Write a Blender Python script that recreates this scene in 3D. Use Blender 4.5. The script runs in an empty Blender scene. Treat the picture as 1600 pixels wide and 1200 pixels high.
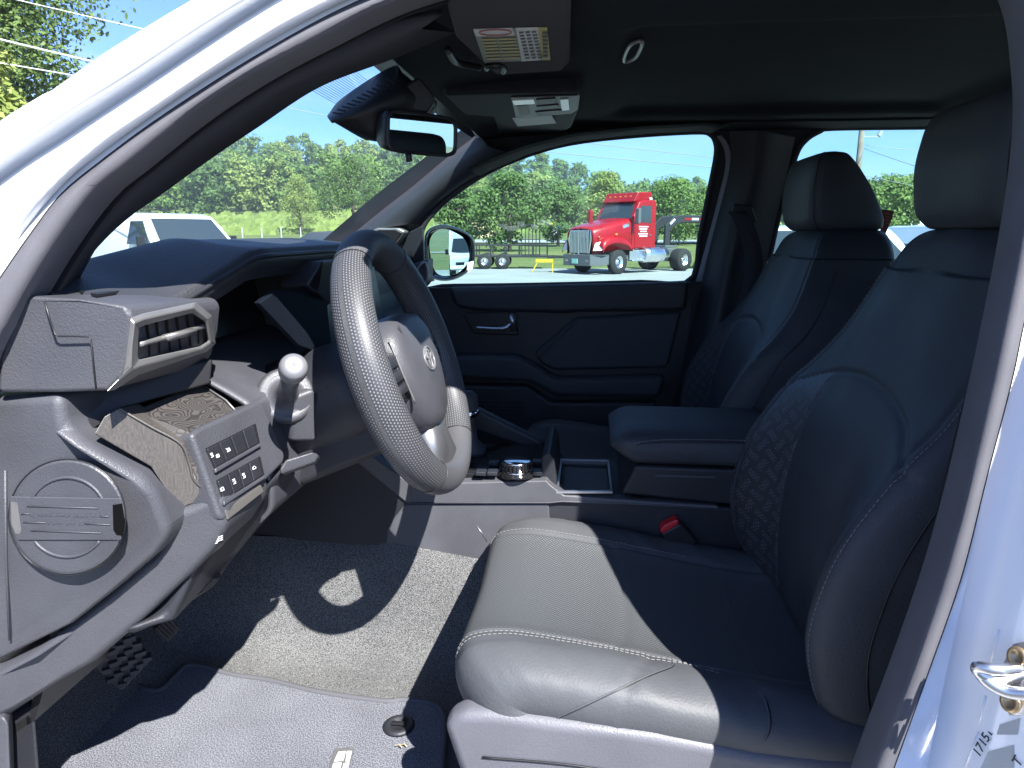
import bpy, bmesh, math, random
import numpy as np
from mathutils import Vector, Matrix
from mathutils.geometry import delaunay_2d_cdt
R = math.radians
SC = bpy.context.scene
COL = SC.collection
# ------------------------------------------------------------------ camera
CAMP = Vector((0, -1.42, 1.55)); YAW = R(6); PITCH = R(11.96); FPX = 1109.0
cd = bpy.data.cameras.new("camera"); co = bpy.data.objects.new("camera", cd); COL.objects.link(co)
cd.sensor_width = 36; cd.lens = FPX / 1600 * 36; cd.clip_start = 0.01; cd.clip_end = 3000
co.location = CAMP; co.rotation_euler = (R(90) - PITCH, 0, YAW)
SC.camera = co
# ------------------------------------------------------------------ light
SUND = Vector((-0.73, 1.0, -1.33)).normalized()          # the way the sunlight travels
SUN_ELEV = math.asin(-SUND.z); SUN_AZ = math.atan2(-SUND.x, -SUND.y)
sl = bpy.data.lights.new("sun", 'SUN'); so = bpy.data.objects.new("sun", sl); COL.objects.link(so)
sl.energy = 4.6; sl.angle = R(0.5); sl.color = (1.0, 0.98, 0.95)
so.rotation_euler = SUND.to_track_quat('-Z', 'Y').to_euler(); so.location = (20, -30, 40)
W = bpy.data.worlds.new("World"); SC.world = W; W.use_nodes = True
wn = W.node_tree; bg = wn.nodes["Background"]
sky = wn.nodes.new("ShaderNodeTexSky"); sky.sky_type = 'NISHITA'; sky.sun_disc = False
sky.sun_elevation = SUN_ELEV; sky.sun_rotation = SUN_AZ
sky.air_density = 1.0; sky.dust_density = 0.3; sky.ozone_density = 3.2
tcw = wn.nodes.new("ShaderNodeTexCoord"); mpw = wn.nodes.new("ShaderNodeMapping"); mpw.inputs['Scale'].default_value = (1, 1, 5.5)
nzw = wn.nodes.new("ShaderNodeTexNoise"); nzw.inputs['Scale'].default_value = 2.6; nzw.inputs['Detail'].default_value = 7; nzw.inputs['Roughness'].default_value = .62
rmw = wn.nodes.new("ShaderNodeValToRGB"); rmw.color_ramp.elements[0].position = .44; rmw.color_ramp.elements[1].position = .74
rmw.color_ramp.elements[1].color = (.4, .4, .4, 1)
mxw = wn.nodes.new("ShaderNodeMix"); mxw.data_type = 'RGBA'; mxw.inputs[7].default_value = (5.5, 6.0, 6.6, 1)
wn.links.new(tcw.outputs['Generated'], mpw.inputs[0]); wn.links.new(mpw.outputs[0], nzw.inputs['Vector'])
wn.links.new(nzw.outputs['Fac'], rmw.inputs[0]); wn.links.new(rmw.outputs[0], mxw.inputs[0])
tin = wn.nodes.new('ShaderNodeMix'); tin.data_type = 'RGBA'; tin.blend_type = 'MULTIPLY'; tin.inputs[0].default_value = 1; tin.inputs[7].default_value = (.56, .78, 1.25, 1)
wn.links.new(sky.outputs[0], tin.inputs[6]); wn.links.new(tin.outputs[2], mxw.inputs[6]); wn.links.new(mxw.outputs[2], bg.inputs[0]); bg.inputs[1].default_value = 0.06
SC.view_settings.view_transform = 'Standard'; SC.view_settings.look = 'None'
SC.view_settings.exposure = 2.0; SC.view_settings.gamma = 1
SC.cycles.max_bounces = 10; SC.cycles.transparent_max_bounces = 12; SC.cycles.diffuse_bounces = 2
# ------------------------------------------------------------------ helpers
_f = Vector((-math.sin(YAW) * math.cos(PITCH), math.cos(YAW) * math.cos(PITCH), -math.sin(PITCH)))
_r = Vector((math.cos(YAW), math.sin(YAW), 0)); _u = _r.cross(_f)
def ray(px, py): return _f + _r * ((px - 800) / FPX) - _u * ((py - 600) / FPX)
def V(px, py, Y): d = ray(px, py); return CAMP + d * ((Y - CAMP.y) / d.y)
def VX(px, py, X): d = ray(px, py); return CAMP + d * (X / d.x)
def VZ(px, py, Z): d = ray(px, py); return CAMP + d * ((Z - CAMP.z) / d.z)
def VD(px, py, D): d = ray(px, py); return CAMP + d * (D / math.hypot(d.x, d.y))
def tumble(z): return -0.80 + (0.16 * (max(0, z - 1.2) / .6) ** 1.5)
def S(px, py, off=0.0, sgn=1):
    Y = -.72 * sgn
    for _ in range(12):
        p = V(px, py, Y); Y = sgn * (tumble(p.z) + off)
    return V(px, py, Y)
def new_obj(name, me, parent=None, world=True):
    o = bpy.data.objects.new(name, me); COL.objects.link(o)
    if parent is not None:
        o.parent = parent
        if world and parent.type == 'EMPTY' and parent.parent is None:
            o.matrix_parent_inverse = Matrix.Translation(-parent.location)
    return o
def thing(name, label, cat, loc=(0, 0, 0), rz=0, group=None):
    o = bpy.data.objects.new(name, None); COL.objects.link(o); o.empty_display_size = .2
    o.location = loc; o.rotation_euler = (0, 0, rz); o['label'] = label; o['category'] = cat
    if group: o['group'] = group
    return o
def tag(o, label, cat, group=None, kind=None):
    o['label'] = label; o['category'] = cat
    if group: o['group'] = group
    if kind: o['kind'] = kind
    return o
def mesh(name, verts, faces, mats, parent=None, smooth=False, bevel=0, seg=2, world=True, uv=None, thick=0, toff=1.0, idx=None, sub=0, label=None, angle=35):
    me = bpy.data.meshes.new(name); me.from_pydata([tuple(v) for v in verts], [], faces)
    if not isinstance(mats, (list, tuple)): mats = [mats]
    for m in mats: me.materials.append(m)
    if idx is not None: me.polygons.foreach_set('material_index', idx)
    if uv is not None:
        l = me.uv_layers.new(name='UVMap'); vi = np.zeros(len(me.loops), dtype=np.int32); me.loops.foreach_get('vertex_index', vi)
        l.data.foreach_set('uv', np.asarray(uv, dtype=np.float32)[vi].ravel())
    bm = bmesh.new(); bm.from_mesh(me); bmesh.ops.recalc_face_normals(bm, faces=bm.faces); bm.to_mesh(me); bm.free()
    if smooth or bevel: me.polygons.foreach_set('use_smooth', [True] * len(me.polygons))
    o = new_obj(name, me, parent, world)
    if sub: md = o.modifiers.new('sub', 'SUBSURF'); md.levels = md.render_levels = sub
    if thick: md = o.modifiers.new('solid', 'SOLIDIFY'); md.thickness = thick; md.offset = toff
    if bevel:
        md = o.modifiers.new('bevel', 'BEVEL'); md.width = bevel; md.segments = seg; md.limit_method = 'ANGLE'; md.angle_limit = R(25)
        md.harden_normals = False
        if hasattr(me, 'shade_smooth'): pass
        ws = o.modifiers.new('wn', 'WEIGHTED_NORMAL'); ws.keep_sharp = True
    if label: o['label'] = label
    return o
def cr(P, n, closed=False):
    """Catmull-Rom resampling of control rows P (k, ...) to n rows"""
    P = np.asarray(P, float); k = len(P)
    if closed: t = np.linspace(0, k, n, endpoint=False)
    else: t = np.linspace(0, k - 1, n)
    i = np.floor(t).astype(int); fr = t - i
    if not closed: i = np.minimum(i, k - 2); fr = t - i
    def g(j): return P[j % k] if closed else P[np.clip(j, 0, k - 1)]
    p0, p1, p2, p3 = g(i - 1), g(i), g(i + 1), g(i + 2)
    if not closed:
        p0 = np.where((i == 0).reshape(-1, *[1] * (P.ndim - 1)), 2 * p1 - p2, p0)
        p3 = np.where((i == k - 2).reshape(-1, *[1] * (P.ndim - 1)), 2 * p2 - p1, p3)
    f = fr.reshape(-1, *[1] * (P.ndim - 1))
    return .5 * (2 * p1 + (p2 - p0) * f + (2 * p0 - 5 * p1 + 4 * p2 - p3) * f ** 2 + (3 * p1 - p0 - 3 * p2 + p3) * f ** 3)
def arc(pts, n):
    """resample a smooth polyline evenly by length"""
    P = cr(np.array([tuple(p) for p in pts]), max(12 * len(pts), 60)); d = np.r_[0, np.cumsum(np.linalg.norm(np.diff(P, axis=0), axis=1))]
    t = np.linspace(0, d[-1], n); return np.stack([np.interp(t, d, P[:, a]) for a in range(P.shape[1])], 1)
def gridfaces(nu, nv, cu=False, cv=False):
    F = []
    for i in range(nu if cu else nu - 1):
        for j in range(nv if cv else nv - 1):
            a = i * nv + j; b = ((i + 1) % nu) * nv + j; c = ((i + 1) % nu) * nv + (j + 1) % nv; d = i * nv + (j + 1) % nv
            F.append((a, b, c, d))
    return F
def griduv(P):
    du = np.r_[0, np.cumsum(np.linalg.norm(np.diff(P, axis=0), axis=2).mean(1))]
    dv = np.r_[0, np.cumsum(np.linalg.norm(np.diff(P, axis=1), axis=2).mean(0))]
    U, Vv = np.meshgrid(du, dv, indexing='ij'); return np.stack([U.ravel(), Vv.ravel()], 1)
def sheet(name, P, mat, parent=None, thick=0, toff=1, smooth=True, cu=False, cv=False, **k):
    P = np.asarray(P, float); return mesh(name, P.reshape(-1, 3), gridfaces(P.shape[0], P.shape[1], cu, cv), mat, parent, smooth, uv=griduv(P), thick=thick, toff=toff, **k)
def patch(name, rows, mat, parent=None, nu=24, nv=24, thick=0, toff=1, **k):
    P = np.array([[tuple(p) for p in r] for r in rows]); P = cr(P, nu); P = cr(P.transpose(1, 0, 2), nv).transpose(1, 0, 2)
    return sheet(name, P, mat, parent, thick, toff, **k)
def strip(name, curves, mat, parent=None, n=60, thick=0, toff=1, **k):
    """surface lofted across curves (each a list of points)"""
    P = np.array([arc(c, n) for c in curves]); return sheet(name, P, mat, parent, thick, toff, **k)
def prism(name, pts, vec, mat, parent=None, bevel=.004, seg=2, **k):
    n = len(pts); vec = Vector(vec); v = [Vector(p) for p in pts] + [Vector(p) + vec for p in pts]
    f = [tuple(range(n)), tuple(reversed(range(n, 2 * n)))] + [(i, (i + 1) % n, n + (i + 1) % n, n + i) for i in range(n)]
    return mesh(name, v, f, mat, parent, bevel=bevel, seg=seg, **k)
def box(name, c, s, mat, parent=None, bevel=.004, rot=None, **k):
    M = rot if rot is not None else Matrix.Identity(3); c = Vector(c)
    v = [c + M @ Vector((sx * s[0] / 2, sy * s[1] / 2, sz * s[2] / 2)) for sx in (-1, 1) for sy in (-1, 1) for sz in (-1, 1)]
    f = [(0, 1, 3, 2), (4, 6, 7, 5), (0, 4, 5, 1), (2, 3, 7, 6), (0, 2, 6, 4), (1, 5, 7, 3)]
    return mesh(name, v, f, mat, parent, bevel=bevel, **k)
def frames(P, closed=False):
    P = np.asarray(P, float); n = len(P)
    T = np.roll(P, -1, 0) - np.roll(P, 1, 0) if closed else np.gradient(P, axis=0)
    T /= np.linalg.norm(T, axis=1)[:, None] + 1e-12
    N = np.zeros_like(P); a = np.array([0, 0, 1.]) if abs(T[0][2]) < .9 else np.array([1., 0, 0])
    N[0] = a - T[0] * (a @ T[0]); N[0] /= np.linalg.norm(N[0])
    for i in range(1, n):
        v = N[i - 1] - T[i] * (N[i - 1] @ T[i]); N[i] = v / (np.linalg.norm(v) + 1e-12)
    return T, N, np.cross(T, N)
def tubev(P, r, ns=8, closed=False):
    P = np.asarray([tuple(p) for p in P], float); T, N, B = frames(P, closed); r = np.broadcast_to(r, (len(P),))
    a = np.linspace(0, 2 * math.pi, ns, endpoint=False)
    Q = P[:, None] + r[:, None, None] * (np.cos(a)[None, :, None] * N[:, None] + np.sin(a)[None, :, None] * B[:, None])
    F = gridfaces(len(P), ns, closed, True)
    if not closed: F += [tuple(reversed(range(ns))), tuple(range((len(P) - 1) * ns, len(P) * ns))]
    return Q.reshape(-1, 3), F
def tube(name, P, r, mat, parent=None, ns=8, closed=False, smooth=True, n=None, **k):
    if n: P = arc(P, n)
    v, f = tubev(P, r, ns, closed); return mesh(name, v, f, mat, parent, smooth=smooth, **k)
def merge(parts):
    v = []; f = []
    for a, b in parts:
        o = len(v); v += [tuple(x) for x in a]; f += [tuple(i + o for i in q) for q in b]
    return v, f
def boxv(c, s, M=None):
    M = M or Matrix.Identity(3); c = Vector(c)
    v = [c + M @ Vector((sx * s[0] / 2, sy * s[1] / 2, sz * s[2] / 2)) for sx in (-1, 1) for sy in (-1, 1) for sz in (-1, 1)]
    return v, [(0, 1, 3, 2), (4, 6, 7, 5), (0, 4, 5, 1), (2, 3, 7, 6), (0, 2, 6, 4), (1, 5, 7, 3)]
def prismv(pts, vec):
    n = len(pts); vec = Vector(vec); v = [Vector(p) for p in pts] + [Vector(p) + vec for p in pts]
    return v, [tuple(range(n)), tuple(reversed(range(n, 2 * n)))] + [(i, (i + 1) % n, n + (i + 1) % n, n + i) for i in range(n)]
def lathev(prof, c, ax, up, ns=24, caps=True):
    """prof [(r,h)...] turned about ax through c"""
    ax = Vector(ax).normalized(); e = Vector(up); e = (e - ax * e.dot(ax)).normalized(); g = ax.cross(e); c = Vector(c)
    v = [c + ax * h + (e * math.cos(2 * math.pi * j / ns) + g * math.sin(2 * math.pi * j / ns)) * r for r, h in prof for j in range(ns)]
    F = gridfaces(len(prof), ns, False, True) + ([tuple(reversed(range(ns))), tuple(range((len(prof) - 1) * ns, len(prof) * ns))] if caps else [])
    return v, F
def lathe(name, prof, c, ax, up, mat, parent=None, ns=24, smooth=True, caps=True, **k):
    v, f = lathev(prof, c, ax, up, ns, caps); return mesh(name, v, f, mat, parent, smooth=smooth, **k)
def plate(name, outer, holes, fn, mat, parent=None, thick=.02, toff=1, dens=None, **k):
    """flat sheet with openings, drawn in 2D and mapped to space by fn"""
    pts = []; edges = []
    for lp in [outer] + holes:
        o = len(pts); pts += [Vector((p[0], p[1])) for p in lp]; edges += [(o + i, o + (i + 1) % len(lp)) for i in range(len(lp))]
    def inside(p, lp):
        c = False; n = len(lp)
        for i in range(n):
            a, b = lp[i], lp[(i + 1) % n]
            if (a[1] > p[1]) != (b[1] > p[1]) and p[0] < (b[0] - a[0]) * (p[1] - a[1]) / (b[1] - a[1]) + a[0]: c = not c
        return c
    if dens:
        xs = [p[0] for p in outer]; ys = [p[1] for p in outer]
        x = min(xs)
        while x < max(xs):
            y = min(ys)
            while y < max(ys):
                if inside((x, y), outer) and not any(inside((x, y), h) for h in holes): pts.append(Vector((x, y)))
                y += dens
            x += dens
    v2, _, f2, _, _, _ = delaunay_2d_cdt(pts, edges, [], 0, 1e-6)
    F = []
    for f in f2:
        c = sum((v2[i] for i in f), Vector((0, 0))) / len(f)
        if inside(c, outer) and not any(inside(c, h) for h in holes): F.append(tuple(f))
    return mesh(name, [fn(p[0], p[1]) for p in v2], F, mat, parent, thick=thick, toff=toff, **k)
def text(name, body, o, ax, ay, size, mat, parent=None, ext=.0003, align='CENTER', world=True):
    cu = bpy.data.curves.new(name, 'FONT'); cu.body = body; cu.size = size; cu.extrude = ext; cu.align_x = align; cu.align_y = 'CENTER'
    t = bpy.data.objects.new(name + '_tmp', cu); COL.objects.link(t)
    dg = bpy.context.evaluated_depsgraph_get(); me = bpy.data.meshes.new_from_object(t.evaluated_get(dg))
    bpy.data.objects.remove(t); me.name = name
    ax = Vector(ax).normalized(); ay = Vector(ay); ay = (ay - ax * ay.dot(ax)).normalized(); az = ax.cross(ay)
    M = Matrix((ax, ay, az)).transposed().to_4x4(); M.translation = Vector(o); me.transform(M)
    me.materials.clear(); me.materials.append(mat)
    return new_obj(name, me, parent, world)
def dup(o, parent=None):
    c = o.copy(); COL.objects.link(c)
    if parent is not None: c.parent = parent
    for ch in list(o.children): dup(ch, c)
    return c
# ------------------------------------------------------------------ materials
def nd(nt, t, **k):
    n = nt.nodes.new('ShaderNode' + t)
    for a, b in k.items(): setattr(n, a, b)
    return n
def mth(nt, op, a, b=None, c=None):
    n = nd(nt, 'Math', operation=op)
    for i, v in enumerate((a, b, c)):
        if v is None: continue
        if isinstance(v, (int, float)): n.inputs[i].default_value = v
        else: nt.links.new(v, n.inputs[i])
    return n.outputs[0]
def M_(name, col, rough=.5, spec=.5, metal=0, bump=None, var=0, varscale=3, coat=0, sheen=0, emit=None):
    """bump = (scale, strength, distance) of a fine grain in object space"""
    m = bpy.data.materials.new(name); m.use_nodes = True; nt = m.node_tree; b = nt.nodes['Principled BSDF']
    b.inputs['Base Color'].default_value = (*col, 1); b.inputs['Roughness'].default_value = rough; b.inputs['Specular IOR Level'].default_value = spec
    b.inputs['Metallic'].default_value = metal; b.inputs['Coat Weight'].default_value = coat; b.inputs['Coat Roughness'].default_value = .05
    if sheen: b.inputs['Sheen Weight'].default_value = sheen
    tc = nd(nt, 'TexCoord')
    if var:
        nz = nd(nt, 'TexNoise'); nz.inputs['Scale'].default_value = varscale; nz.inputs['Detail'].default_value = 5
        nt.links.new(tc.outputs['Object'], nz.inputs['Vector'])
        mx = nd(nt, 'Mix', data_type='RGBA'); mx.inputs[6].default_value = (*[c * (1 - var) for c in col], 1); mx.inputs[7].default_value = (*[min(1, c * (1 + var)) for c in col], 1)
        rp = nd(nt, 'MapRange'); rp.inputs[1].default_value = .3; rp.inputs[2].default_value = .7
        nt.links.new(nz.outputs['Fac'], rp.inputs[0]); nt.links.new(rp.outputs[0], mx.inputs[0]); nt.links.new(mx.outputs[2], b.inputs['Base Color'])
        rr = nd(nt, 'MapRange'); rr.inputs[1].default_value = .3; rr.inputs[2].default_value = .7; rr.inputs[3].default_value = max(.02, rough - .07); rr.inputs[4].default_value = min(1, rough + .07)
        nt.links.new(nz.outputs['Fac'], rr.inputs[0]); nt.links.new(rr.outputs[0], b.inputs['Roughness'])
    if bump:
        vz = nd(nt, 'TexVoronoi'); vz.inputs['Scale'].default_value = bump[0]; nt.links.new(tc.outputs['Object'], vz.inputs['Vector'])
        n2 = nd(nt, 'TexNoise'); n2.inputs['Scale'].default_value = bump[0] * .6; n2.inputs['Detail'].default_value = 3; nt.links.new(tc.outputs['Object'], n2.inputs['Vector'])
        ad = mth(nt, 'ADD', vz.outputs['Distance'], n2.outputs['Fac'])
        bp = nd(nt, 'Bump'); bp.inputs['Strength'].default_value = bump[1]; bp.inputs['Distance'].default_value = bump[2]
        nt.links.new(ad, bp.inputs['Height']); nt.links.new(bp.outputs[0], b.inputs['Normal'])
    if emit: b.inputs['Emission Color'].default_value = (*emit[0], 1); b.inputs['Emission Strength'].default_value = emit[1]
    return m
def glass(name, tint, refl=.06):
    m = bpy.data.materials.new(name); m.use_nodes = True; nt = m.node_tree; nt.nodes.remove(nt.nodes['Principled BSDF'])
    t = nd(nt, 'BsdfTransparent'); t.inputs[0].default_value = (*tint, 1); g = nd(nt, 'BsdfGlossy'); g.inputs['Roughness'].default_value = .01
    mx = nd(nt, 'MixShader'); lw_ = nd(nt, 'LayerWeight'); lw_.inputs[0].default_value = .5
    nt.links.new(mth(nt, 'MULTIPLY_ADD', mth(nt, 'POWER', lw_.outputs['Facing'], 5), .45, .035), mx.inputs[0]); nt.links.new(t.outputs[0], mx.inputs[1]); nt.links.new(g.outputs[0], mx.inputs[2])
    nt.links.new(mx.outputs[0], nt.nodes['Material Output'].inputs[0]); return m
def dots(nt, uv, pu, pv, rad):
    sx = nd(nt, 'SeparateXYZ'); nt.links.new(uv, sx.inputs[0])
    v = mth(nt, 'DIVIDE', sx.outputs[1], pv); row = mth(nt, 'FLOOR', v); odd = mth(nt, 'MULTIPLY', mth(nt, 'MODULO', row, 2), .5)
    u = mth(nt, 'ADD', mth(nt, 'DIVIDE', sx.outputs[0], pu), odd)
    a = mth(nt, 'SUBTRACT', mth(nt, 'FRACT', u), .5); b = mth(nt, 'SUBTRACT', mth(nt, 'FRACT', v), .5)
    d = mth(nt, 'SQRT', mth(nt, 'ADD', mth(nt, 'MULTIPLY', a, a), mth(nt, 'MULTIPLY', b, b)))
    s = nd(nt, 'MapRange', interpolation_type='SMOOTHSTEP'); s.inputs[1].default_value = rad * 1.25; s.inputs[2].default_value = rad * .6
    nt.links.new(d, s.inputs[0]); return s.outputs[0]
def perf(name, base, dotc, pu, pv, rad, rough=.5, depth=.0008, glyph=False):
    m = M_(name, base, rough); nt = m.node_tree; b = nt.nodes['Principled BSDF']; tc = nd(nt, 'TexCoord')
    f = dots(nt, tc.outputs['UV'], pu, pv, rad)
    if glyph:
        mp = nd(nt, 'Mapping'); mp.inputs['Rotation'].default_value = (0, 0, R(24)); mp.inputs['Scale'].default_value = (1 / .025, 1 / .025, 1)
        nt.links.new(tc.outputs['UV'], mp.inputs[0]); sx = nd(nt, 'SeparateXYZ'); nt.links.new(mp.outputs[0], sx.inputs[0])
        X, Y = sx.outputs[0], sx.outputs[1]
        par = mth(nt, 'FLOORED_MODULO', mth(nt, 'ADD', mth(nt, 'FLOOR', X), mth(nt, 'FLOOR', Y)), 2)
        ax = mth(nt, 'ABSOLUTE', mth(nt, 'SUBTRACT', mth(nt, 'FRACT', X), .5)); ay = mth(nt, 'ABSOLUTE', mth(nt, 'SUBTRACT', mth(nt, 'FRACT', Y), .5))
        h = mth(nt, 'LESS_THAN', ay, .22); v = mth(nt, 'LESS_THAN', ax, .22)
        g = mth(nt, 'ADD', mth(nt, 'MULTIPLY', h, par), mth(nt, 'MULTIPLY', v, mth(nt, 'SUBTRACT', 1, par)))
        f = mth(nt, 'MULTIPLY', f, g)
    mx = nd(nt, 'Mix', data_type='RGBA'); mx.inputs[6].default_value = (*base, 1); mx.inputs[7].default_value = (*dotc, 1)
    nt.links.new(f, mx.inputs[0]); nt.links.new(mx.outputs[2], b.inputs['Base Color'])
    bp = nd(nt, 'Bump'); bp.inputs['Strength'].default_value = .7; bp.inputs['Distance'].default_value = depth
    nt.links.new(f, bp.inputs['Height']); nt.links.new(bp.outputs[0], b.inputs['Normal']); return m
def carpet(name, c0, c1, scale=420):
    m = M_(name, c0, .95, .1); nt = m.node_tree; b = nt.nodes['Principled BSDF']; tc = nd(nt, 'TexCoord')
    n1 = nd(nt, 'TexNoise'); n1.inputs['Scale'].default_value = scale; n1.inputs['Detail'].default_value = 2; nt.links.new(tc.outputs['Object'], n1.inputs['Vector'])
    n2 = nd(nt, 'TexNoise'); n2.inputs['Scale'].default_value = 9; n2.inputs['Detail'].default_value = 4; nt.links.new(tc.outputs['Object'], n2.inputs['Vector'])
    r = nd(nt, 'MapRange'); r.inputs[1].default_value = .36; r.inputs[2].default_value = .64; nt.links.new(n1.outputs['Fac'], r.inputs[0])
    mx = nd(nt, 'Mix', data_type='RGBA'); mx.inputs[6].default_value = (*c0, 1); mx.inputs[7].default_value = (*c1, 1); nt.links.new(r.outputs[0], mx.inputs[0])
    m2 = nd(nt, 'Mix', data_type='RGBA', blend_type='MULTIPLY'); m2.inputs[0].default_value = .5
    nt.links.new(mx.outputs[2], m2.inputs[6]); nt.links.new(n2.outputs['Fac'], m2.inputs[7])
    nt.links.new(m2.outputs[2], b.inputs['Base Color'])
    bp = nd(nt, 'Bump'); bp.inputs['Strength'].default_value = .8; bp.inputs['Distance'].default_value = .003
    nt.links.new(n1.outputs['Fac'], bp.inputs['Height']); nt.links.new(bp.outputs[0], b.inputs['Normal']); return m
def wood(name):
    m = M_(name, (.12, .1, .09), .42); nt = m.node_tree; b = nt.nodes['Principled BSDF']; tc = nd(nt, 'TexCoord')
    mp = nd(nt, 'Mapping'); mp.inputs['Scale'].default_value = (16, 9, 16); mp.inputs['Rotation'].default_value = (.4, .5, .9); nt.links.new(tc.outputs['Object'], mp.inputs[0])
    n1 = nd(nt, 'TexNoise'); n1.inputs['Scale'].default_value = 1.25; n1.inputs['Detail'].default_value = 2.2; n1.inputs['Roughness'].default_value = .4; nt.links.new(mp.outputs[0], n1.inputs['Vector'])
    s = mth(nt, 'SINE', mth(nt, 'MULTIPLY', n1.outputs['Fac'], 330)); r = nd(nt, 'MapRange'); r.inputs[1].default_value = -.7; r.inputs[2].default_value = .9; nt.links.new(s, r.inputs[0])
    mx = nd(nt, 'Mix', data_type='RGBA'); mx.inputs[6].default_value = (.026, .024, .023, 1); mx.inputs[7].default_value = (.064, .057, .053, 1)
    nt.links.new(r.outputs[0], mx.inputs[0]); nt.links.new(mx.outputs[2], b.inputs['Base Color'])
    bp = nd(nt, 'Bump'); bp.inputs['Strength'].default_value = .25; bp.inputs['Distance'].default_value = .0006; nt.links.new(r.outputs[0], bp.inputs['Height']); nt.links.new(bp.outputs[0], b.inputs['Normal']); return m
def streak(name):
    m = M_(name, (.08, .07, .063), .45); nt = m.node_tree; b = nt.nodes['Principled BSDF']; tc = nd(nt, 'TexCoord')
    mp = nd(nt, 'Mapping'); mp.inputs['Scale'].default_value = (200, 200, 16); mp.inputs['Rotation'].default_value = (.5, .9, .2); nt.links.new(tc.outputs['Object'], mp.inputs[0])
    n1 = nd(nt, 'TexNoise'); n1.inputs['Scale'].default_value = 3; n1.inputs['Detail'].default_value = 6; n1.inputs['Distortion'].default_value = .3; nt.links.new(mp.outputs[0], n1.inputs['Vector'])
    r = nd(nt, 'MapRange'); r.inputs[1].default_value = .34; r.inputs[2].default_value = .66; nt.links.new(n1.outputs['Fac'], r.inputs[0])
    mx = nd(nt, 'Mix', data_type='RGBA'); mx.inputs[6].default_value = (.046, .041, .037, 1); mx.inputs[7].default_value = (.074, .066, .060, 1)
    nt.links.new(r.outputs[0], mx.inputs[0]); nt.links.new(mx.outputs[2], b.inputs['Base Color'])
    bp = nd(nt, 'Bump'); bp.inputs['Strength'].default_value = .3; bp.inputs['Distance'].default_value = .0005; nt.links.new(r.outputs[0], bp.inputs['Height']); nt.links.new(bp.outputs[0], b.inputs['Normal']); return m
def ground(name, c0, c1, scale, fine, rough=.9, bumpd=.02):
    m = M_(name, c0, rough, .2); nt = m.node_tree; b = nt.nodes['Principled BSDF']; tc = nd(nt, 'TexCoord')
    n1 = nd(nt, 'TexNoise'); n1.inputs['Scale'].default_value = scale; n1.inputs['Detail'].default_value = 6; nt.links.new(tc.outputs['Object'], n1.inputs['Vector'])
    n2 = nd(nt, 'TexNoise'); n2.inputs['Scale'].default_value = fine; n2.inputs['Detail'].default_value = 6; nt.links.new(tc.outputs['Object'], n2.inputs['Vector'])
    f = mth(nt, 'MULTIPLY_ADD', n2.outputs['Fac'], .6, mth(nt, 'MULTIPLY', n1.outputs['Fac'], .6)); r = nd(nt, 'MapRange'); r.inputs[1].default_value = .42; r.inputs[2].default_value = .78; nt.links.new(f, r.inputs[0])
    mx = nd(nt, 'Mix', data_type='RGBA'); mx.inputs[6].default_value = (*c0, 1); mx.inputs[7].default_value = (*c1, 1); nt.links.new(r.outputs[0], mx.inputs[0]); nt.links.new(mx.outputs[2], b.inputs['Base Color'])
    bp = nd(nt, 'Bump'); bp.inputs['Strength'].default_value = .6; bp.inputs['Distance'].default_value = bumpd; nt.links.new(n2.outputs['Fac'], bp.inputs['Height']); nt.links.new(bp.outputs[0], b.inputs['Normal']); return m
def leafmat(name, c0, c1):
    m = M_(name, c0, .6, .25); nt = m.node_tree; b = nt.nodes['Principled BSDF']
    g = nd(nt, 'NewGeometry'); oi = nd(nt, 'ObjectInfo')
    mx = nd(nt, 'Mix', data_type='RGBA'); mx.inputs[6].default_value = (*c0, 1); mx.inputs[7].default_value = (*c1, 1)
    nt.links.new(g.outputs['Random Per Island'], mx.inputs[0]); nt.links.new(mx.outputs[2], b.inputs['Base Color'])
    tl = nd(nt, 'BsdfTranslucent'); nt.links.new(mx.outputs[2], tl.inputs[0]); ms = nd(nt, 'MixShader'); ms.inputs[0].default_value = .3
    nt.links.new(b.outputs[0], ms.inputs[1]); nt.links.new(tl.outputs[0], ms.inputs[2]); nt.links.new(ms.outputs[0], nt.nodes['Material Output'].inputs[0]); return m
PLC = M_('console_plastic', (.064, .065, .073), .5, .5, bump=(520, .35, .0007), var=.12, varscale=12)
PLT_ = M_('seat_trim_plastic', (.088, .088, .1), .5, .45, bump=(430, .4, .0006), var=.1, varscale=10)
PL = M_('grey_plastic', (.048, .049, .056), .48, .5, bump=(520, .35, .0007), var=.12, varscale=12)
PLS = M_('grained_plastic', (.048, .049, .056), .5, .45, bump=(430, .45, .0007), var=.1, varscale=10)
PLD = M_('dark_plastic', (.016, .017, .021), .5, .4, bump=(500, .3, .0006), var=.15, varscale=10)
BLK = M_('black_plastic', (.012, .012, .013), .4, .4)
RUB = M_('rubber', (.034, .034, .037), .7, .3, var=.2, varscale=15)
STRIP = M_('weatherstrip_rubber', (.085, .084, .094), .75, .25, bump=(900, .3, .0005), var=.1, varscale=20)
TRIM = M_('pillar_trim_grey', (.02, .021, .027), .65, .3, bump=(700, .3, .0005), var=.1)
FELT = M_('headliner_cloth', (.008, .0095, .013), .95, .1, bump=(800, .4, .0006), var=.12, varscale=5)
DASHT = M_('dash_pad', (.024, .025, .029), .55, .5, bump=(420, .5, .0008), var=.1)
WHITE = M_('white_paint', (.78, .79, .8), .22, .5, coat=.7, var=.02)
LEA = M_('black_leather', (.034, .037, .043), .58, .35, bump=(330, .35, .0008), var=.15, varscale=8)
LEAS = M_('smooth_leather', (.058, .061, .066), .6, .4, bump=(300, .3, .0007), var=.15, varscale=6)
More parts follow.
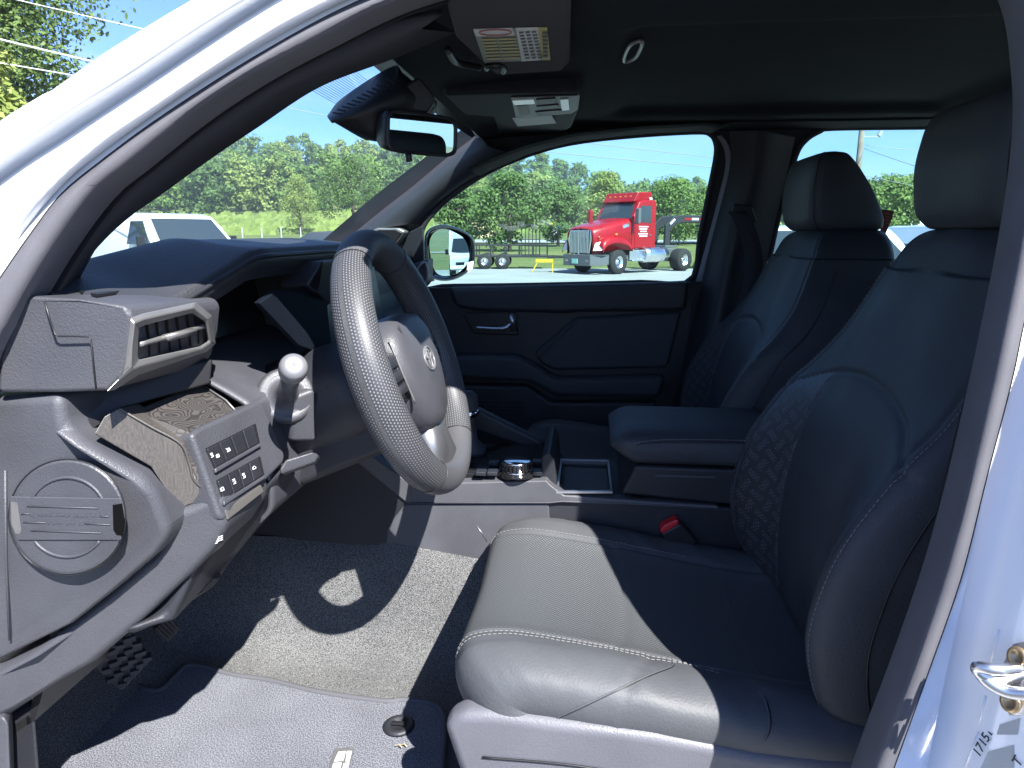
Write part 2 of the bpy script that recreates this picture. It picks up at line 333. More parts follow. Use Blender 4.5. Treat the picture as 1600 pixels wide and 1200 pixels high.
WHL = perf('perforated_rim_leather_glints', (.032, .033, .036), (.125, .125, .13), .0042, .0030, .29, .45, .0007)  # paler dots put the glints between the perforations into the colour
MESHF = perf('perforated_seat_fabric', (.044, .047, .05), (.125, .132, .136), .0048, .0034, .27, .5, .0007)
GLYPH = perf('patterned_seat_fabric', (.03, .031, .035), (.085, .09, .10), .0062, .0046, .36, .5, .0007, glyph=True)
THREAD = M_('pale_thread', (.17, .17, .165), .8, .2)
SILV = M_('satin_silver', (.42, .42, .43), .34, .5, metal=.9, var=.06)
SILG = M_('satin_grey_paint', (.2, .195, .19), .38, .5, metal=.55, var=.05, varscale=30)
CHR = M_('chrome', (.8, .8, .82), .12, .5, metal=1)
ZINC = M_('zinc_steel', (.6, .61, .63), .36, .5, metal=1, var=.15, varscale=40)
BRASS = M_('brass_bolt', (.5, .36, .2), .35, .5, metal=.8)
SCR = M_('screen_glass', (.012, .014, .018), .3, .5)
GLS = M_('gloss_black', (.01, .01, .011), .12, .5)
WOOD = wood('open_pore_wood'); WOOD2 = streak('straight_grain_wood')
CARP = carpet('floor_carpet', (.048, .049, .049), (.225, .225, .223), 560)
MATC = carpet('mat_carpet', (.05, .052, .06), (.29, .30, .335), 500)
INK = M_('white_ink', (.55, .55, .55), .6)
DINK = M_('dark_ink', (.04, .04, .045), .6)
PAPER = M_('label_paper', (.42, .43, .42), .6, var=.05)
LABG = M_('label_grey_green', (.16, .18, .15), .6); LABY = M_('label_yellow', (.30, .26, .10), .6)
REDB = M_('red_button', (.5, .012, .02), .4, emit=None)
GLASS = glass('window_glass', (.80, .93, .92)); WGLASS = glass('windshield_glass', (.78, .93, .94))
MIRR = M_('mirror_silver', (.56, .68, .71), .01, .5, metal=1)
BELT = M_('belt_webbing', (.03, .03, .033), .8, .2, bump=(700, .5, .0008))
LENS = M_('lamp_lens', (.7, .7, .66), .2, .5)
# ================================================================== the pickup: shell
TR = thing('pickup_truck', 'white pickup truck seen through its open driver door, black leather cabin with grey dashboard', 'pickup truck', (-.3, 0, 0))
def Yp(z): return .735 - .12 * (max(0, z - 1.35) / .47) ** 1.3
def SP(px, py, off=0):
    Y = .7
    for _ in range(12):
        p = V(px, py, Y); Y = Yp(p.z) + off
    return V(px, py, Y)
def S_(lst, off): return [S(x, y, off) for x, y in lst]
# --- body-coloured ring round the door opening: A pillar and roof rail
c0 = [(-260, 420), (-140, 310), (0, 205), (55, 155), (105, 130), (160, 92), (230, 42), (300, 0), (420, -68), (620, -150), (900, -220), (1250, -240), (1500, -180)]
c0b = [(-270, 470), (-140, 355), (0, 240), (60, 197), (105, 170), (180, 118), (260, 66), (340, 15), (440, -45), (640, -125), (900, -195), (1250, -220), (1500, -165)]
c1 = [(-280, 500), (-140, 375), (0, 258), (100, 190), (200, 126), (300, 60), (390, 4), (470, -42), (600, -95), (780, -145), (950, -180), (1250, -205), (1490, -150)]
c2 = [(-285, 540), (-140, 405), (0, 287), (100, 220), (200, 153), (300, 86), (400, 20), (480, -26), (610, -80), (790, -130), (960, -168), (1250, -192), (1480, -135)]
c2b = [(-260, 650), (-120, 490), (0, 350), (95, 265), (200, 186), (300, 122), (400, 58), (500, 2), (630, -50), (800, -105), (960, -145), (1250, -172), (1475, -118)]
c3 = [(-250, 820), (-120, 610), (0, 432), (50, 360), (95, 302), (150, 256), (250, 182), (400, 86), (560, 0), (750, -72), (960, -122), (1250, -150), (1470, -95)]
c4 = [(-230, 940), (-100, 700), (0, 522), (70, 402), (140, 307), (200, 257), (300, 178), (400, 113), (500, 60), (625, 0), (780, -45), (960, -88), (1250, -118), (1450, -65)]
body = strip('door_frame', [[p + Vector((-.12, .10, .0)) for p in S_(c0, -.045)], S_(c0, -.055), S_(c0b, -.06), S_([(x, y - 9) for x, y in c1], -.055), S_(c1, -.044), S_([(x, y - 3) for x, y in c2], -.018), S_([(x + 3, y + 4) for x, y in c2], -.034), S_(c2b, -.034), S_([((a[0] + b[0]) / 2, (a[1] + b[1]) / 2) for a, b in zip(c2b, c3)], -.016), S_([(x - 7, y - 6) for x, y in c3], -.006), S_(c3, -.012), S_(c3, .014), [p + Vector((0, .03, 0)) for p in S_(c3, .02)]], WHITE, TR, n=90)
c3i = [(x + 3, y + 4) for x, y in c3]; c34 = [((a[0] + b[0]) / 2, (a[1] + b[1]) / 2) for a, b in zip(c3, c4)]
strip('weatherstrip', [S_(c3, .012), S_(c3, -.008), S_(c3i, -.014), S_(c34, -.02), S_(c4, -.008), [p + Vector((.0, .045, 0)) for p in S_(c4, .01)]], STRIP, body, n=90)
# --- driver A pillar trim, rubber groove, lip
g4 = [(x + 12, y + 11) for x, y in c4]
e4 = [(108, 457), (122, 440), (155, 382), (200, 341), (258, 300), (330, 248), (400, 201), (500, 136), (615, 92), (712, 51)]
lip = [(12, 560), (30, 520), (60, 470), (90, 408), (130, 345), (165, 303), (215, 258), (300, 193), (400, 132), (500, 78), (600, 32), (690, 14)]
lip2 = [(25, 575), (46, 530), (78, 478), (104, 415), (142, 352), (176, 311), (228, 264), (310, 202), (408, 141), (505, 87), (604, 40), (692, 22)]
wse = [Vector((-.33 - .6 * t, -(.575 + .115 * t), 1.812 - .404 * t)) for t in np.linspace(1, -.05, 10)]
pt = strip('pillar_trim', [S_(lip, .058), S_(lip2, .05), [S(x + (a - x) * .5, y + (b - y) * .5, .072) for (x, y), (a, b) in zip([lip2[min(11, int(i * 1.22))] for i in range(10)], e4)], S_(e4, .105), [a * .5 + b * .5 + Vector((.02, .0, 0)) for a, b in zip(S_(e4, .105), wse)], wse], TRIM, TR, n=60)
strip('trim_lip', [[p + Vector((0, .05, 0)) for p in S_(c4, .0)], S_(g4, .045), S_([(x + 20, y + 18) for x, y in c4], .05)], BLK, pt, n=80)
# --- B pillar on the driver side
b0 = [(1480, -160), (1562, -10), (1588, 90), (1592, 180), (1582, 280), (1562, 390), (1545, 480), (1512, 600), (1470, 770), (1440, 900), (1385, 1060), (1337, 1200), (1290, 1330)]
b1 = [(1500, -190), (1590, -20), (1612, 90), (1616, 180), (1606, 290), (1588, 400), (1564, 520), (1547, 600), (1509, 765), (1472, 900), (1420, 1050), (1363, 1200), (1318, 1330)]
b2 = [(1530, -220), (1625, -30), (1650, 90), (1652, 190), (1642, 290), (1622, 400), (1596, 520), (1579, 600), (1540, 750), (1502, 900), (1450, 1050), (1396, 1200), (1350, 1330)]
b3 = [(1545, -230), (1640, -35), (1664, 90), (1666, 190), (1656, 290), (1633, 400), (1604, 520), (1587, 600), (1549, 750), (1513, 900), (1481, 1040), (1450, 1190), (1420, 1330)]
bm_ = [((a[0] + 2 * b[0]) / 3, (a[1] + 2 * b[1]) / 3) for a, b in zip(b0, b1)]
bt = strip('pillar_trim', [[p + Vector((.10, .03, 0)) for p in S_(b0, .10)], S_(b0, .075), S_(bm_, .045), [p + Vector((.0, .03, 0)) for p in S_(b1, .03)]], M_('pillar_trim_dark', (.009, .0095, .012), .7, .25, bump=(700, .3, .0005)), TR, n=70)
b12 = [((a[0] + b[0]) / 2, (a[1] + b[1]) / 2) for a, b in zip(b1, b2)]
bj = [S(x, y, -.005) for x, y in b3]
bq = [(x + 2, y) for x, y in b2]
jamb = strip('door_jamb', [S_(bq, .02), S_(bq, -.002), S_(bq, -.002), bj, bj, [p + Vector((.0115, -.02, 0)) for p in bj], [p + Vector((.0145, -.046, 0)) for p in bj], [p + Vector((.0185, -.051, 0)) for p in bj], [p + Vector((.029, -.084, 0)) for p in bj], [p + Vector((.034, -.088, 0)) for p in bj], [p + Vector((.30, -.088, 0)) for p in bj]], WHITE, TR, n=260)
strip('weatherstrip', [[p + Vector((0, .035, 0)) for p in S_(b1, .02)], S_(b1, -.01), S_(b12, -.02), S_(b2, -.008), S_(b2, .02)], STRIP, jamb, n=80)
# striker, bolts and labels on the jamb
from mathutils.bvhtree import BVHTree
jme = jamb.data; JT = BVHTree.FromPolygons([v.co.copy() for v in jme.vertices], [tuple(p.vertices) for p in jme.polygons])
def JS(px, py, h=.0008):
    d = ray(px, py).normalized(); hit = JT.ray_cast(CAMP, d); p = hit[0] if hit[0] is not None else JP(px, py)
    return p - d * h
JX, JY = Vector((.55, -.83, 0)).normalized(), Vector((.0, .0, 1))
JO = S(1513, 900, -.005) + Vector((.0165, -.05, 0)); JN = Vector((-1, -.345, .265)).normalized()
def JP(px, py, h=0):
    r = ray(px, py); o = JO + JN * h; return CAMP + r * ((o - CAMP).dot(JN) / r.dot(JN))
def JQ(pts, h): return [JP(x, y, h) for x, y in pts]
st = mesh('door_striker', *merge([prismv(JQ([(1583, 1006), (1604, 1002), (1625, 1022), (1612, 1050), (1622, 1085), (1604, 1116), (1578, 1118), (1566, 1100), (1580, 1072), (1566, 1040)], .006), JN * -.006),
    tubev(arc([JP(1596, 1052, .006), JP(1566, 1062, .02), JP(1540, 1058, .032), JP(1526, 1046, .038), JP(1530, 1042, .04), JP(1556, 1046, .034), JP(1590, 1044, .01)], 30), .0046, 10),
    tubev(arc([JP(1526, 1044, .036), JP(1545, 1066, .030), JP(1580, 1082, .02), JP(1640, 1086, .012)], 20), .005, 10)]), ZINC, jamb, smooth=True, angle=40)
for px, py in ((1592, 1027), (1581, 1097)): lathe('bolt', [(.0, .0), (.0082, 0), (.0082, .003), (.005, .0035), (.0045, .0015), (0, .0015)], JP(px, py, .006), JN, (0, 0, 1), BRASS, jamb, 20)
for q in ([(1562, 1132), (1594, 1122), (1590, 1148), (1557, 1148)], [(1544, 1174), (1584, 1164), (1584, 1215), (1524, 1218)]): sheet('jamb_label', [[JS(q[0][0] * (1 - u) * (1 - v) + q[1][0] * u * (1 - v) + q[2][0] * u * v + q[3][0] * (1 - u) * v, q[0][1] * (1 - u) * (1 - v) + q[1][1] * u * (1 - v) + q[2][1] * u * v + q[3][1] * (1 - u) * v) for u in np.linspace(0, 1, 6)] for v in np.linspace(0, 1, 6)], PAPER, jamb)
text('jamb_writing', '17151', JS(1536, 1160, .002), JP(1550, 1136, .005) - JP(1538, 1158, .005), JP(1530, 1150, .005) - JP(1538, 1158, .005), .011, DINK, jamb)
text('jamb_writing', 'T', JS(1590, 1190, .002), JP(1604, 1168, .005) - JP(1592, 1190, .005), JP(1584, 1182, .005) - JP(1592, 1190, .005), .011, DINK, jamb)
for (x0, y0, x1, y1) in [(1531, 1130, 1541, 1088), (1548, 1035, 1562, 985), (1508, 1200, 1530, 1145)]:
    tube('jamb_seam', [JS(x0, y0, .0), JS((x0 + x1) / 2, (y0 + y1) / 2, .0), JS(x1, y1, .0)], .0013, WHITE, jamb, 6)
# --- roof skin, rear cab wall, rear driver door, firewall, underbody
def roofz(x, y): return 1.876 - .03 * (abs(y) / .62) ** 3 - .05 * max(0, (-.1 - x) / .25) ** 2
xs = np.linspace(-.31, 1.75, 24); ys = np.linspace(-.64, .64, 18)
sheet('roof', [[(x, y, roofz(x, y)) for y in ys] for x in xs], WHITE, TR, .012, -1)
def dplate(name, outer, holes, mat, sgn, off=0, thick=.05, par=TR, toff=1):
    fn = (lambda x, z: Vector((x, -(Yp(z) + off) if sgn < 0 else Yp(z) + off, z)))
    return plate(name, outer, holes, fn, mat, par, thick, toff, dens=.08)
rd = dplate('rear_door', [(.46, .55), (1.75, .55), (1.75, 1.83), (.46, 1.83)], [[(.62, 1.42), (1.5, 1.43), (1.48, 1.77), (.66, 1.78)]], WHITE, -1, .03, .05)
dplate('window_glass', [(.6, 1.40), (1.52, 1.40), (1.5, 1.79), (.64, 1.79)], [], GLS, -1, .05, .004, rd)
rw = plate('rear_wall', [(-.72, .55), (.72, .55), (.62, 1.84), (-.62, 1.84)], [[(-.5, 1.42), (.5, 1.42), (.46, 1.8), (-.46, 1.8)]], lambda y, z: Vector((1.74 - .25 * (z - .55) / 1.3, y, z)), PLD, TR, .04, 1)
mesh('rear_glass', [(1.60, -.5, 1.42), (1.60, .5, 1.42), (1.53, .46, 1.80), (1.53, -.46, 1.80)], [(0, 1, 2, 3)], GLASS, rw)
box('underbody', (.2, 0, .585), (3.1, 1.45, .1), BLK, TR)
box('sill', (-.1, -.86, .62), (1.6, .14, .2), WHITE, TR, .03)
box('firewall', (-1.12, 0, .95), (.06, 1.46, .8), BLK, TR)
# hood and wings ahead of the windscreen, bed behind, wheels: the rest of the pickup
prism('hood', [(-1.02, -.82, 1.34), (-2.3, -.78, 1.27), (-2.42, -.7, 1.15), (-2.42, .7, 1.15), (-2.3, .78, 1.27), (-1.02, .82, 1.34)], (0, 0, -.35), WHITE, TR, .04, 3)
prism('front_wing', [(-.78, -.80, 1.32), (-1.05, -.86, 1.30), (-2.4, -.9, 1.12), (-2.4, -.9, .5), (-.78, -.90, .5)], (0, .08, 0), WHITE, TR, .03, 3)
box('cargo_bed', (2.9, 0, 1.0), (2.1, 1.8, .55), WHITE, TR, .05)
for x in (-1.7, 2.7):
    for y in (-.82, .82):
        w = lathe('wheel', [(.1, -.12), (.36, -.12), (.4, -.09), (.4, .09), (.36, .12), (.1, .12)], (x, y, .4), (0, 1, 0), (0, 0, 1), RUB, TR, 28)
        lathe('rim', [(.02, -.13), (.24, -.122), (.25, -.1), (.25, .1), (.24, .122), (.02, .13)], (x, y, .4), (0, 1, 0), (0, 0, 1), SILV, w, 24)
# --- passenger side: door, pillars, glass
def P2(px, py): p = SP(px, py); return (p.x, p.z)
W1 = [(659, 447), (700, 447), (800, 446), (900, 444), (1000, 441), (1078, 438), (1094, 366), (1110, 290), (1119, 243), (1118, 222), (1110, 210), (1090, 206), (1000, 211), (900, 222), (830, 240), (760, 270), (705, 307), (680, 330), (663, 352), (658, 378)]
W2 = [(1190, 437), (1202, 400), (1212, 355), (1226, 300), (1243, 242), (1258, 219), (1280, 205), (1303, 200), (1445, 198), (1560, 196), (1700, 200), (1730, 430)]
w1 = [P2(*p) for p in W1]; w2 = [P2(*p) for p in W2]
def smooth2(l, n): return [tuple(q) for q in cr(np.array(l), n, True)]
def grow(L, k=.030):
    cx = sum(p[0] for p in L) / len(L); cz = sum(p[1] for p in L) / len(L)
    return [(x + k * (x - cx) / math.hypot(x - cx, z - cz), z + k * (z - cz) / math.hypot(x - cx, z - cz)) for x, z in L]
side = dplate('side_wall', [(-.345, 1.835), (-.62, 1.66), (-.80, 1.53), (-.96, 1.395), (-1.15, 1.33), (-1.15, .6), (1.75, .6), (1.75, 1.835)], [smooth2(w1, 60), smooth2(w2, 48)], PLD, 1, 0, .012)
d2 = plate('outer_skin', [(-.30, 1.85), (-.58, 1.66), (-.76, 1.53), (-.93, 1.385), (-1.15, 1.31), (-1.15, .5), (1.75, .5), (1.75, 1.86)], [grow(smooth2(w1, 60)), grow(smooth2(w2, 48))], lambda x, z: Vector((x, Yp(z) + .06, z)), WHITE, side, .012, 1, dens=.08)
loopz = lambda L, off, n: np.array([(x, Yp(z) + off, z) for x, z in smooth2(L, n)])
for L in (w1, w2):
    v = loopz(L, -.004, 70); mesh('window_seal', *tubev(v, .008, 8, True), RUB, side, smooth=True)
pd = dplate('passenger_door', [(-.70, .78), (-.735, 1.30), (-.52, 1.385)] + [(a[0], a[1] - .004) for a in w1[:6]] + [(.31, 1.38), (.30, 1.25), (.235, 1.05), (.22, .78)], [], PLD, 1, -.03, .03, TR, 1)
plate('window_glass', smooth2(w1, 60), [], lambda x, z: Vector((x, Yp(z) + .006, z)), GLASS, pd, .003, 1)
plate('rear_window_glass', smooth2(w2, 48), [], lambda x, z: Vector((x, Yp(z) + .006, z)), GLASS, side, .003, 1)
D = lambda px, py, off=0: SP(px, py, -.03 + off)
def dpris(name, px, d, mat, bev=.012, par=pd, off=0, vec=None): return prism(name, [D(x, y, off - d) for x, y in px], vec or (0, d + .004, 0), mat, par, bev, 3)
dpris('belt_pad', [(700, 449), (1077, 440), (1072, 486), (905, 488), (880, 490), (748, 486), (712, 480)], .03, DASHT, .014)
dpris('door_insert', [(834, 552), (898, 497), (1066, 487), (1044, 575), (868, 579), (846, 570)], .022, LEA, .012)
dpris('armrest', [(808, 556), (838, 572), (868, 592), (1040, 588), (1032, 622), (868, 620), (830, 598), (690, 590), (690, 556)], .06, LEA, .016)
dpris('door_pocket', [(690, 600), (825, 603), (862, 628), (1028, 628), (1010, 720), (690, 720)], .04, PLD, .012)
for i in range(4): dpris('speaker_slot', [(738, 626 + i * 6), (818, 627 + i * 6), (818, 629.5 + i * 6), (738, 628.5 + i * 6)], .046, BLK, .001)
dpris('handle_bezel', [(722, 490), (806, 486), (810, 524), (740, 522)], .008, BLK, .004)
hd = mesh('door_handle', *merge([tubev(arc([D(742, 512, -.012), D(775, 513.5, -.024), D(790, 512, -.024), D(800, 504, -.018)], 14), .006, 8), prismv([D(793, 489, -.014), D(806, 488, -.014), D(807, 516, -.014), D(797, 518, -.014)], (0, .012, 0))]), SILV, pd, smooth=True)
dpris('door_seam', [(838, 556), (900, 499), (902, 502), (842, 560)], .026, PLD, .002)
# light strip of body colour at the rear edge of the passenger door, and B pillar trim with belt
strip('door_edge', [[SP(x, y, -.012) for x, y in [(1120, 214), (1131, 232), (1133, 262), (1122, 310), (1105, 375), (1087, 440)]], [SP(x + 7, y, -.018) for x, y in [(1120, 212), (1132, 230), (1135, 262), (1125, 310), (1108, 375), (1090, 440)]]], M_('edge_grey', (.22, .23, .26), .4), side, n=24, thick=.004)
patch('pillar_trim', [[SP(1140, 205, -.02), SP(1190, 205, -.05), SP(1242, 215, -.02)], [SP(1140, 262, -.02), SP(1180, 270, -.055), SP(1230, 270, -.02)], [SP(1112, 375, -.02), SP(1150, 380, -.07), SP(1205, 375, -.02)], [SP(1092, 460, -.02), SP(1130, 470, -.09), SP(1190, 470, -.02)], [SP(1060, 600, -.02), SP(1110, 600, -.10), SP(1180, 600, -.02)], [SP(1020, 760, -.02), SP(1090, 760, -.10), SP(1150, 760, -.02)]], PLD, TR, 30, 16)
bb = [SP(1152, 330, -.085), SP(1168, 360, -.10), SP(1178, 400, -.11), SP(1176, 440, -.12), SP(1160, 500, -.13), SP(1140, 640, -.16)]
bl = arc(bb, 24); sheet('seat_belt', [[p + np.array([-.024, .004, 0]), p, p + np.array([.024, .004, 0])] for p in bl], BELT, TR, .002)
prism('belt_guide', [SP(x, y, -.08) for x, y in [(1146, 318), (1176, 322), (1184, 345), (1160, 352), (1144, 340)]], (0, .03, 0), PLD, TR, .006)
# passenger A pillar trim and tweeter
pe = [(553, 360), (600, 322), (640, 291), (690, 249), (741, 210)]
pa = [strip('pillar_trim', [[SP(x, y, .02) for x, y in pe], [SP(x + 10, y + 2, -.03) for x, y in pe], [SP(x, y, -.055) for x, y in [(600, 356), (638, 322), (672, 296), (712, 262), (762, 228)]], [SP(x, y, -.03) for x, y in [(640, 350), (668, 326), (700, 300), (745, 270), (800, 240)]], [SP(x, y, .0) for x, y in [(657, 352), (680, 329), (705, 306), (760, 269), (830, 239)]]], M_('pillar_slate', (.034, .036, .042), .5, .45, bump=(600, .3, .0005)), TR, n=30)][0]
tw = [(578, 362), (588, 356), (622, 356), (634, 362), (622, 378), (606, 392), (590, 385)]
prism('tweeter_cover', [SP(x, y, -.075) for x, y in tw], (0, .05, 0), SILG, pa, .006)
prism('tweeter_grille', [SP(606 + (x - 606) * .8, 370 + (y - 370) * .78, -.079) for x, y in tw], (0, .01, 0), BLK, pa, .002)
prism('mirror_sail', [SP(x, y, -.02) for x, y in [(660, 352), (664, 446), (606, 448), (620, 395), (640, 362)]], (0, .02, 0), PLD, TR, .004)
# --- windscreen
def ws(t, s):
    hw = .575 + .115 * t; y = hw * s; b = (1 - s * s)
    return Vector((-.315 - .62 * t - .13 * b * (.35 + .65 * t), y, 1.812 - .404 * t + .02 * b * (1 - t)))
wsc = sheet('windshield', [[ws(t, s) for s in np.linspace(-1, 1, 25)] for t in np.linspace(-.02, 1.02, 13)], WGLASS, TR)
sheet('frit_band', [[ws(t, s) + Vector((.004, 0, -.003)) for s in np.linspace(-1, 1, 25)] for t in np.linspace(-.05, .012, 3)], BLK, wsc)
# fine printed lines in the upper corner band
vv = []; 
for i in range(18):
    t = .045 + i * .005
    vv.append(tubev([ws(t, s) + Vector((.004, 0, -.003)) for s in np.linspace(-.6, -.2, 10)], .0005, 4))
mesh('frit_lines', *merge(vv), BLK, wsc)
# --- headliner
def hz(x, y):
    z = 1.818 - (0 if y > 0 else .004) * max(0, (abs(y) - .47) / .12) ** 2 - .012 * max(0, min(1, (-.08 - x) / .2))
    rx = 1 / (1 + math.exp(-(x - .055) / .012)); ry = 1 / (1 + math.exp((abs(y) - .36) / .012)); rx2 = 1 / (1 + math.exp((x - .78) / .012))
    return z + .022 * rx * ry * rx2
xs = np.r_[np.linspace(-.298, .0, 18), np.linspace(.01, .1, 22), np.linspace(.13, .7, 16), np.linspace(.73, .84, 16), np.linspace(.9, 1.7, 10)]; ys = np.r_[np.linspace(-.62, -.42, 14), np.linspace(-.41, -.31, 18), np.linspace(-.28, .28, 22), np.linspace(.31, .41, 18), np.linspace(.42, .62, 14)]
zwx = sorted([(x, z) for x, z in w1 if z > 1.6])
rr_ = []
for x in np.linspace(-.305, 1.62, 60):
    zw = float(np.interp(x, [q[0] for q in zwx], [q[1] for q in zwx])) if x < .32 else 1.822
    zs = 1.55 + (zw - 1.55) * (.555 + 1.42) / (Yp(zw) + 1.42)
    rr_.append([(x, .44, min(hz(x, .44) - .004, 1.55 + (zw - 1.55) * 1.86 / (Yp(zw) + 1.42) + .02)), (x, .50, 1.55 + (zw - 1.55) * 1.92 / (Yp(zw) + 1.42) + .012), (x, .555, zs + .006), (x, Yp(zw) - .02, zw - .001), (x, Yp(zw) - .004, zw + .003), (x, Yp(zw) + .03, zw + .01)])
sheet('roof_rail', rr_, M_('rail_cloth', (.012, .013, .016), .9, .15, bump=(800, .4, .0006)), TR, .003)
hl = sheet('headliner', [[(x, y, hz(x, y)) for y in ys] for x in xs], FELT, TR)
# sunroof shade handle
hp = [VZ(x, y, 1.825) for x, y in [(975, 95), (984, 71), (1003, 65), (997, 84), (988, 93)]]
mesh('shade_handle', *merge([tubev(cr(np.array([tuple(p) for p in hp]), 30, True), .003, 8, True)]), SILG, hl, smooth=True)
prism('handle_recess', hp, (0, 0, .001), FELT, hl, 0)
# driver sun visor with warning label
vz = 1.795
vp = [VZ(x, y, vz) for x, y in [(694, -60), (896, -60), (893, 0), (890, 100), (878, 112), (776, 118), (762, 108), (712, 60), (700, 20)]]
vis = prism('sun_visor', vp, (0, 0, .02), M_('visor_cloth', (.04, .038, .042), .9, .15, bump=(800, .3, .0005)), TR, .006, 3)
LZ = vz - .0008
def lab(name, q, mat, dz=0): return prism(name, [VZ(x, y, LZ - dz) for x, y in q], (0, 0, .0006), mat, vis, 0)
lab('warning_label', [(739, 46), (818, 44), (822, 95), (757, 98)], LABG)
lab('label_header', [(740, 46), (800, 44), (805, 55), (744, 57)], PAPER, .0006)
lab('label_panel', [(806, 44), (841, 43), (845, 94), (815, 96)], PAPER, .0005)
lab('label_yellow_strip', [(840, 43), (855, 43), (860, 94), (846, 94)], LABY, .0006)
def vtext(name, s, px, py, px2, py2, size, mat):
    a = VZ(px, py, LZ - .0016); b = VZ(px2, py2, LZ - .0016); return text(name, s, (a + b) / 2, b - a, Vector((0, 0, -1)).cross(b - a), size, mat, vis)
def vbars(rows, mat):
    mesh('label_writing', *merge([prismv([VZ(x, y, LZ - .0013) for x, y in [(a, b), (c, d), (c, d + h), (a, b + h)]], (0, 0, -.0002)) for a, b, c, d, h in rows]), mat, vis)
vbars([(847 + r * .3, 50 + r * 6, 856, 50 + r * 6, 3.4) for r in range(7)], DINK)
vbars([(752 + r * 1.4, 61 + r * 5, 775 + r * 1.4, 60 + r * 5, 2.6) for r in range(7)] + [(779 + r * 1.4, 60 + r * 5, 806 + r * 1.2, 59 + r * 5, 2.6) for r in range(7)], LABY)
vbars([(811 + r * 1.2 + k * 10, 50 + r * 5 - k * .4, 818 + r * 1.2 + k * 10, 49.6 + r * 5 - k * .4, 2.2) for r in range(9) for k in range(3)], DINK)
ct = VZ(774, 51, LZ - .0016); mesh('label_symbol', *tubev([ct + Vector((.02 * math.cos(a), .013 * math.sin(a), 0)) for a in np.linspace(0, 2 * math.pi, 24)[:-1]] , .0009, 5, True), M_('label_red', (.3, .1, .1), .6), vis)
tube('visor_clip', [VZ(x, y, 1.792) for x, y in [(760, 108), (763, 103), (780, 102), (788, 108), (786, 113)]], .004, BLK, TR, 6, n=16)
tube('visor_arm', [VZ(700, 78, 1.797), VZ(708, 92, 1.795), VZ(718, 99, 1.795), VZ(750, 106, 1.795)], .005, BLK, TR, 8, n=20)
# overhead console
oz = 1.795
ocp = [(692, 149), (760, 146), (900, 143), (906, 146), (900, 172), (885, 180), (780, 184), (725, 180)]
OCM = M_('console_matte', (.014, .015, .018), .75, .2)
oc = prism('overhead_console', [VZ(x, y, oz) for x, y in ocp], (0, 0, .03), OCM, TR, .008, 3)
OC = lambda name, q, mat, d=.002, b=.0008: prism(name, [VZ(x, y, oz - .001) for x, y in q], (0, 0, -d), mat, oc, b)
OC('switch_bezel', [(798, 151), (897, 148), (906, 147), (903, 170), (893, 176), (806, 183)], M_('bezel_grey', (.06, .062, .064), .5))
OC('reading_lamp', [(800, 154), (834, 152), (836, 159), (803, 161)], LENS, .004)
OC('lamp_switch', [(808, 163), (824, 161), (828, 176), (812, 178)], LABG, .004)
for q in ([(838, 152), (868, 150), (870, 157), (841, 160)], [(838, 163), (872, 160), (874, 164), (840, 168)], [(875, 152), (888, 151), (890, 168), (878, 170)], [(836, 172), (870, 169), (884, 169), (884, 173), (840, 177)]): OC('roof_switch', q, PLD if q[0][0] != 875 else SILV, .0045)
OC('notice_label', [(800, 184), (862, 180), (869, 192), (809, 197)], PAPER, .001)
prism('console_lower', [VZ(x, y, oz + .004) for x, y in [(770, 182), (905, 170), (893, 200), (880, 206), (780, 208)]], (0, 0, .03), OCM, oc, .006, 3)
# passenger grab handle
gh = [SP(938, 198, -.075), SP(946, 188, -.10), SP(980, 184, -.115), SP(1030, 176, -.115), SP(1052, 174, -.10), SP(1058, 184, -.075)]
tube('grab_handle', gh, .011, PLD, TR, 10, n=40)
for x, y in ((936, 200), (1058, 190)): box('handle_mount', SP(x, y, -.05), (.05, .03, .022), PLD, TR, .006)
# --- inner mirror and camera pod
def VP(px, py, Y): return V(px, py, Y - .32 + (px - 511) / 170 * .10)
pod = patch('camera_pod', [
    [VP(511, 181, .05), VP(536, 152, .05), VP(612, 104, .0), VP(632, 116, .0), VP(680, 156, .02)],
    [VP(514, 186, -.02), VP(545, 172, -.045), VP(618, 135, -.055), VP(645, 140, -.05), VP(683, 160, -.02)],
    [VP(530, 196, -.03), VP(575, 192, -.05), VP(625, 170, -.06), VP(655, 165, -.05), VP(681, 172, -.02)],
    [VP(572, 219, .0), VP(600, 220, -.02), VP(634, 196, -.03), VP(660, 185, -.03), VP(677, 180, .0)],
    [VP(580, 212, .08), VP(610, 200, .08), VP(640, 180, .08), VP(660, 170, .08), VP(675, 165, .08)]], M_('pod_plastic', (.011, .012, .014), .5, .4, bump=(500, .3, .0006)), TR, 30, 30, .006, -1)
prism('pod_cover', [VP(x, y, -.055) for x, y in [(622, 140), (655, 118), (680, 148), (681, 160), (668, 178), (632, 172), (615, 168)]], (-.02, .05, 0), M_('pod_grey', (.022, .023, .025), .5), pod, .006)
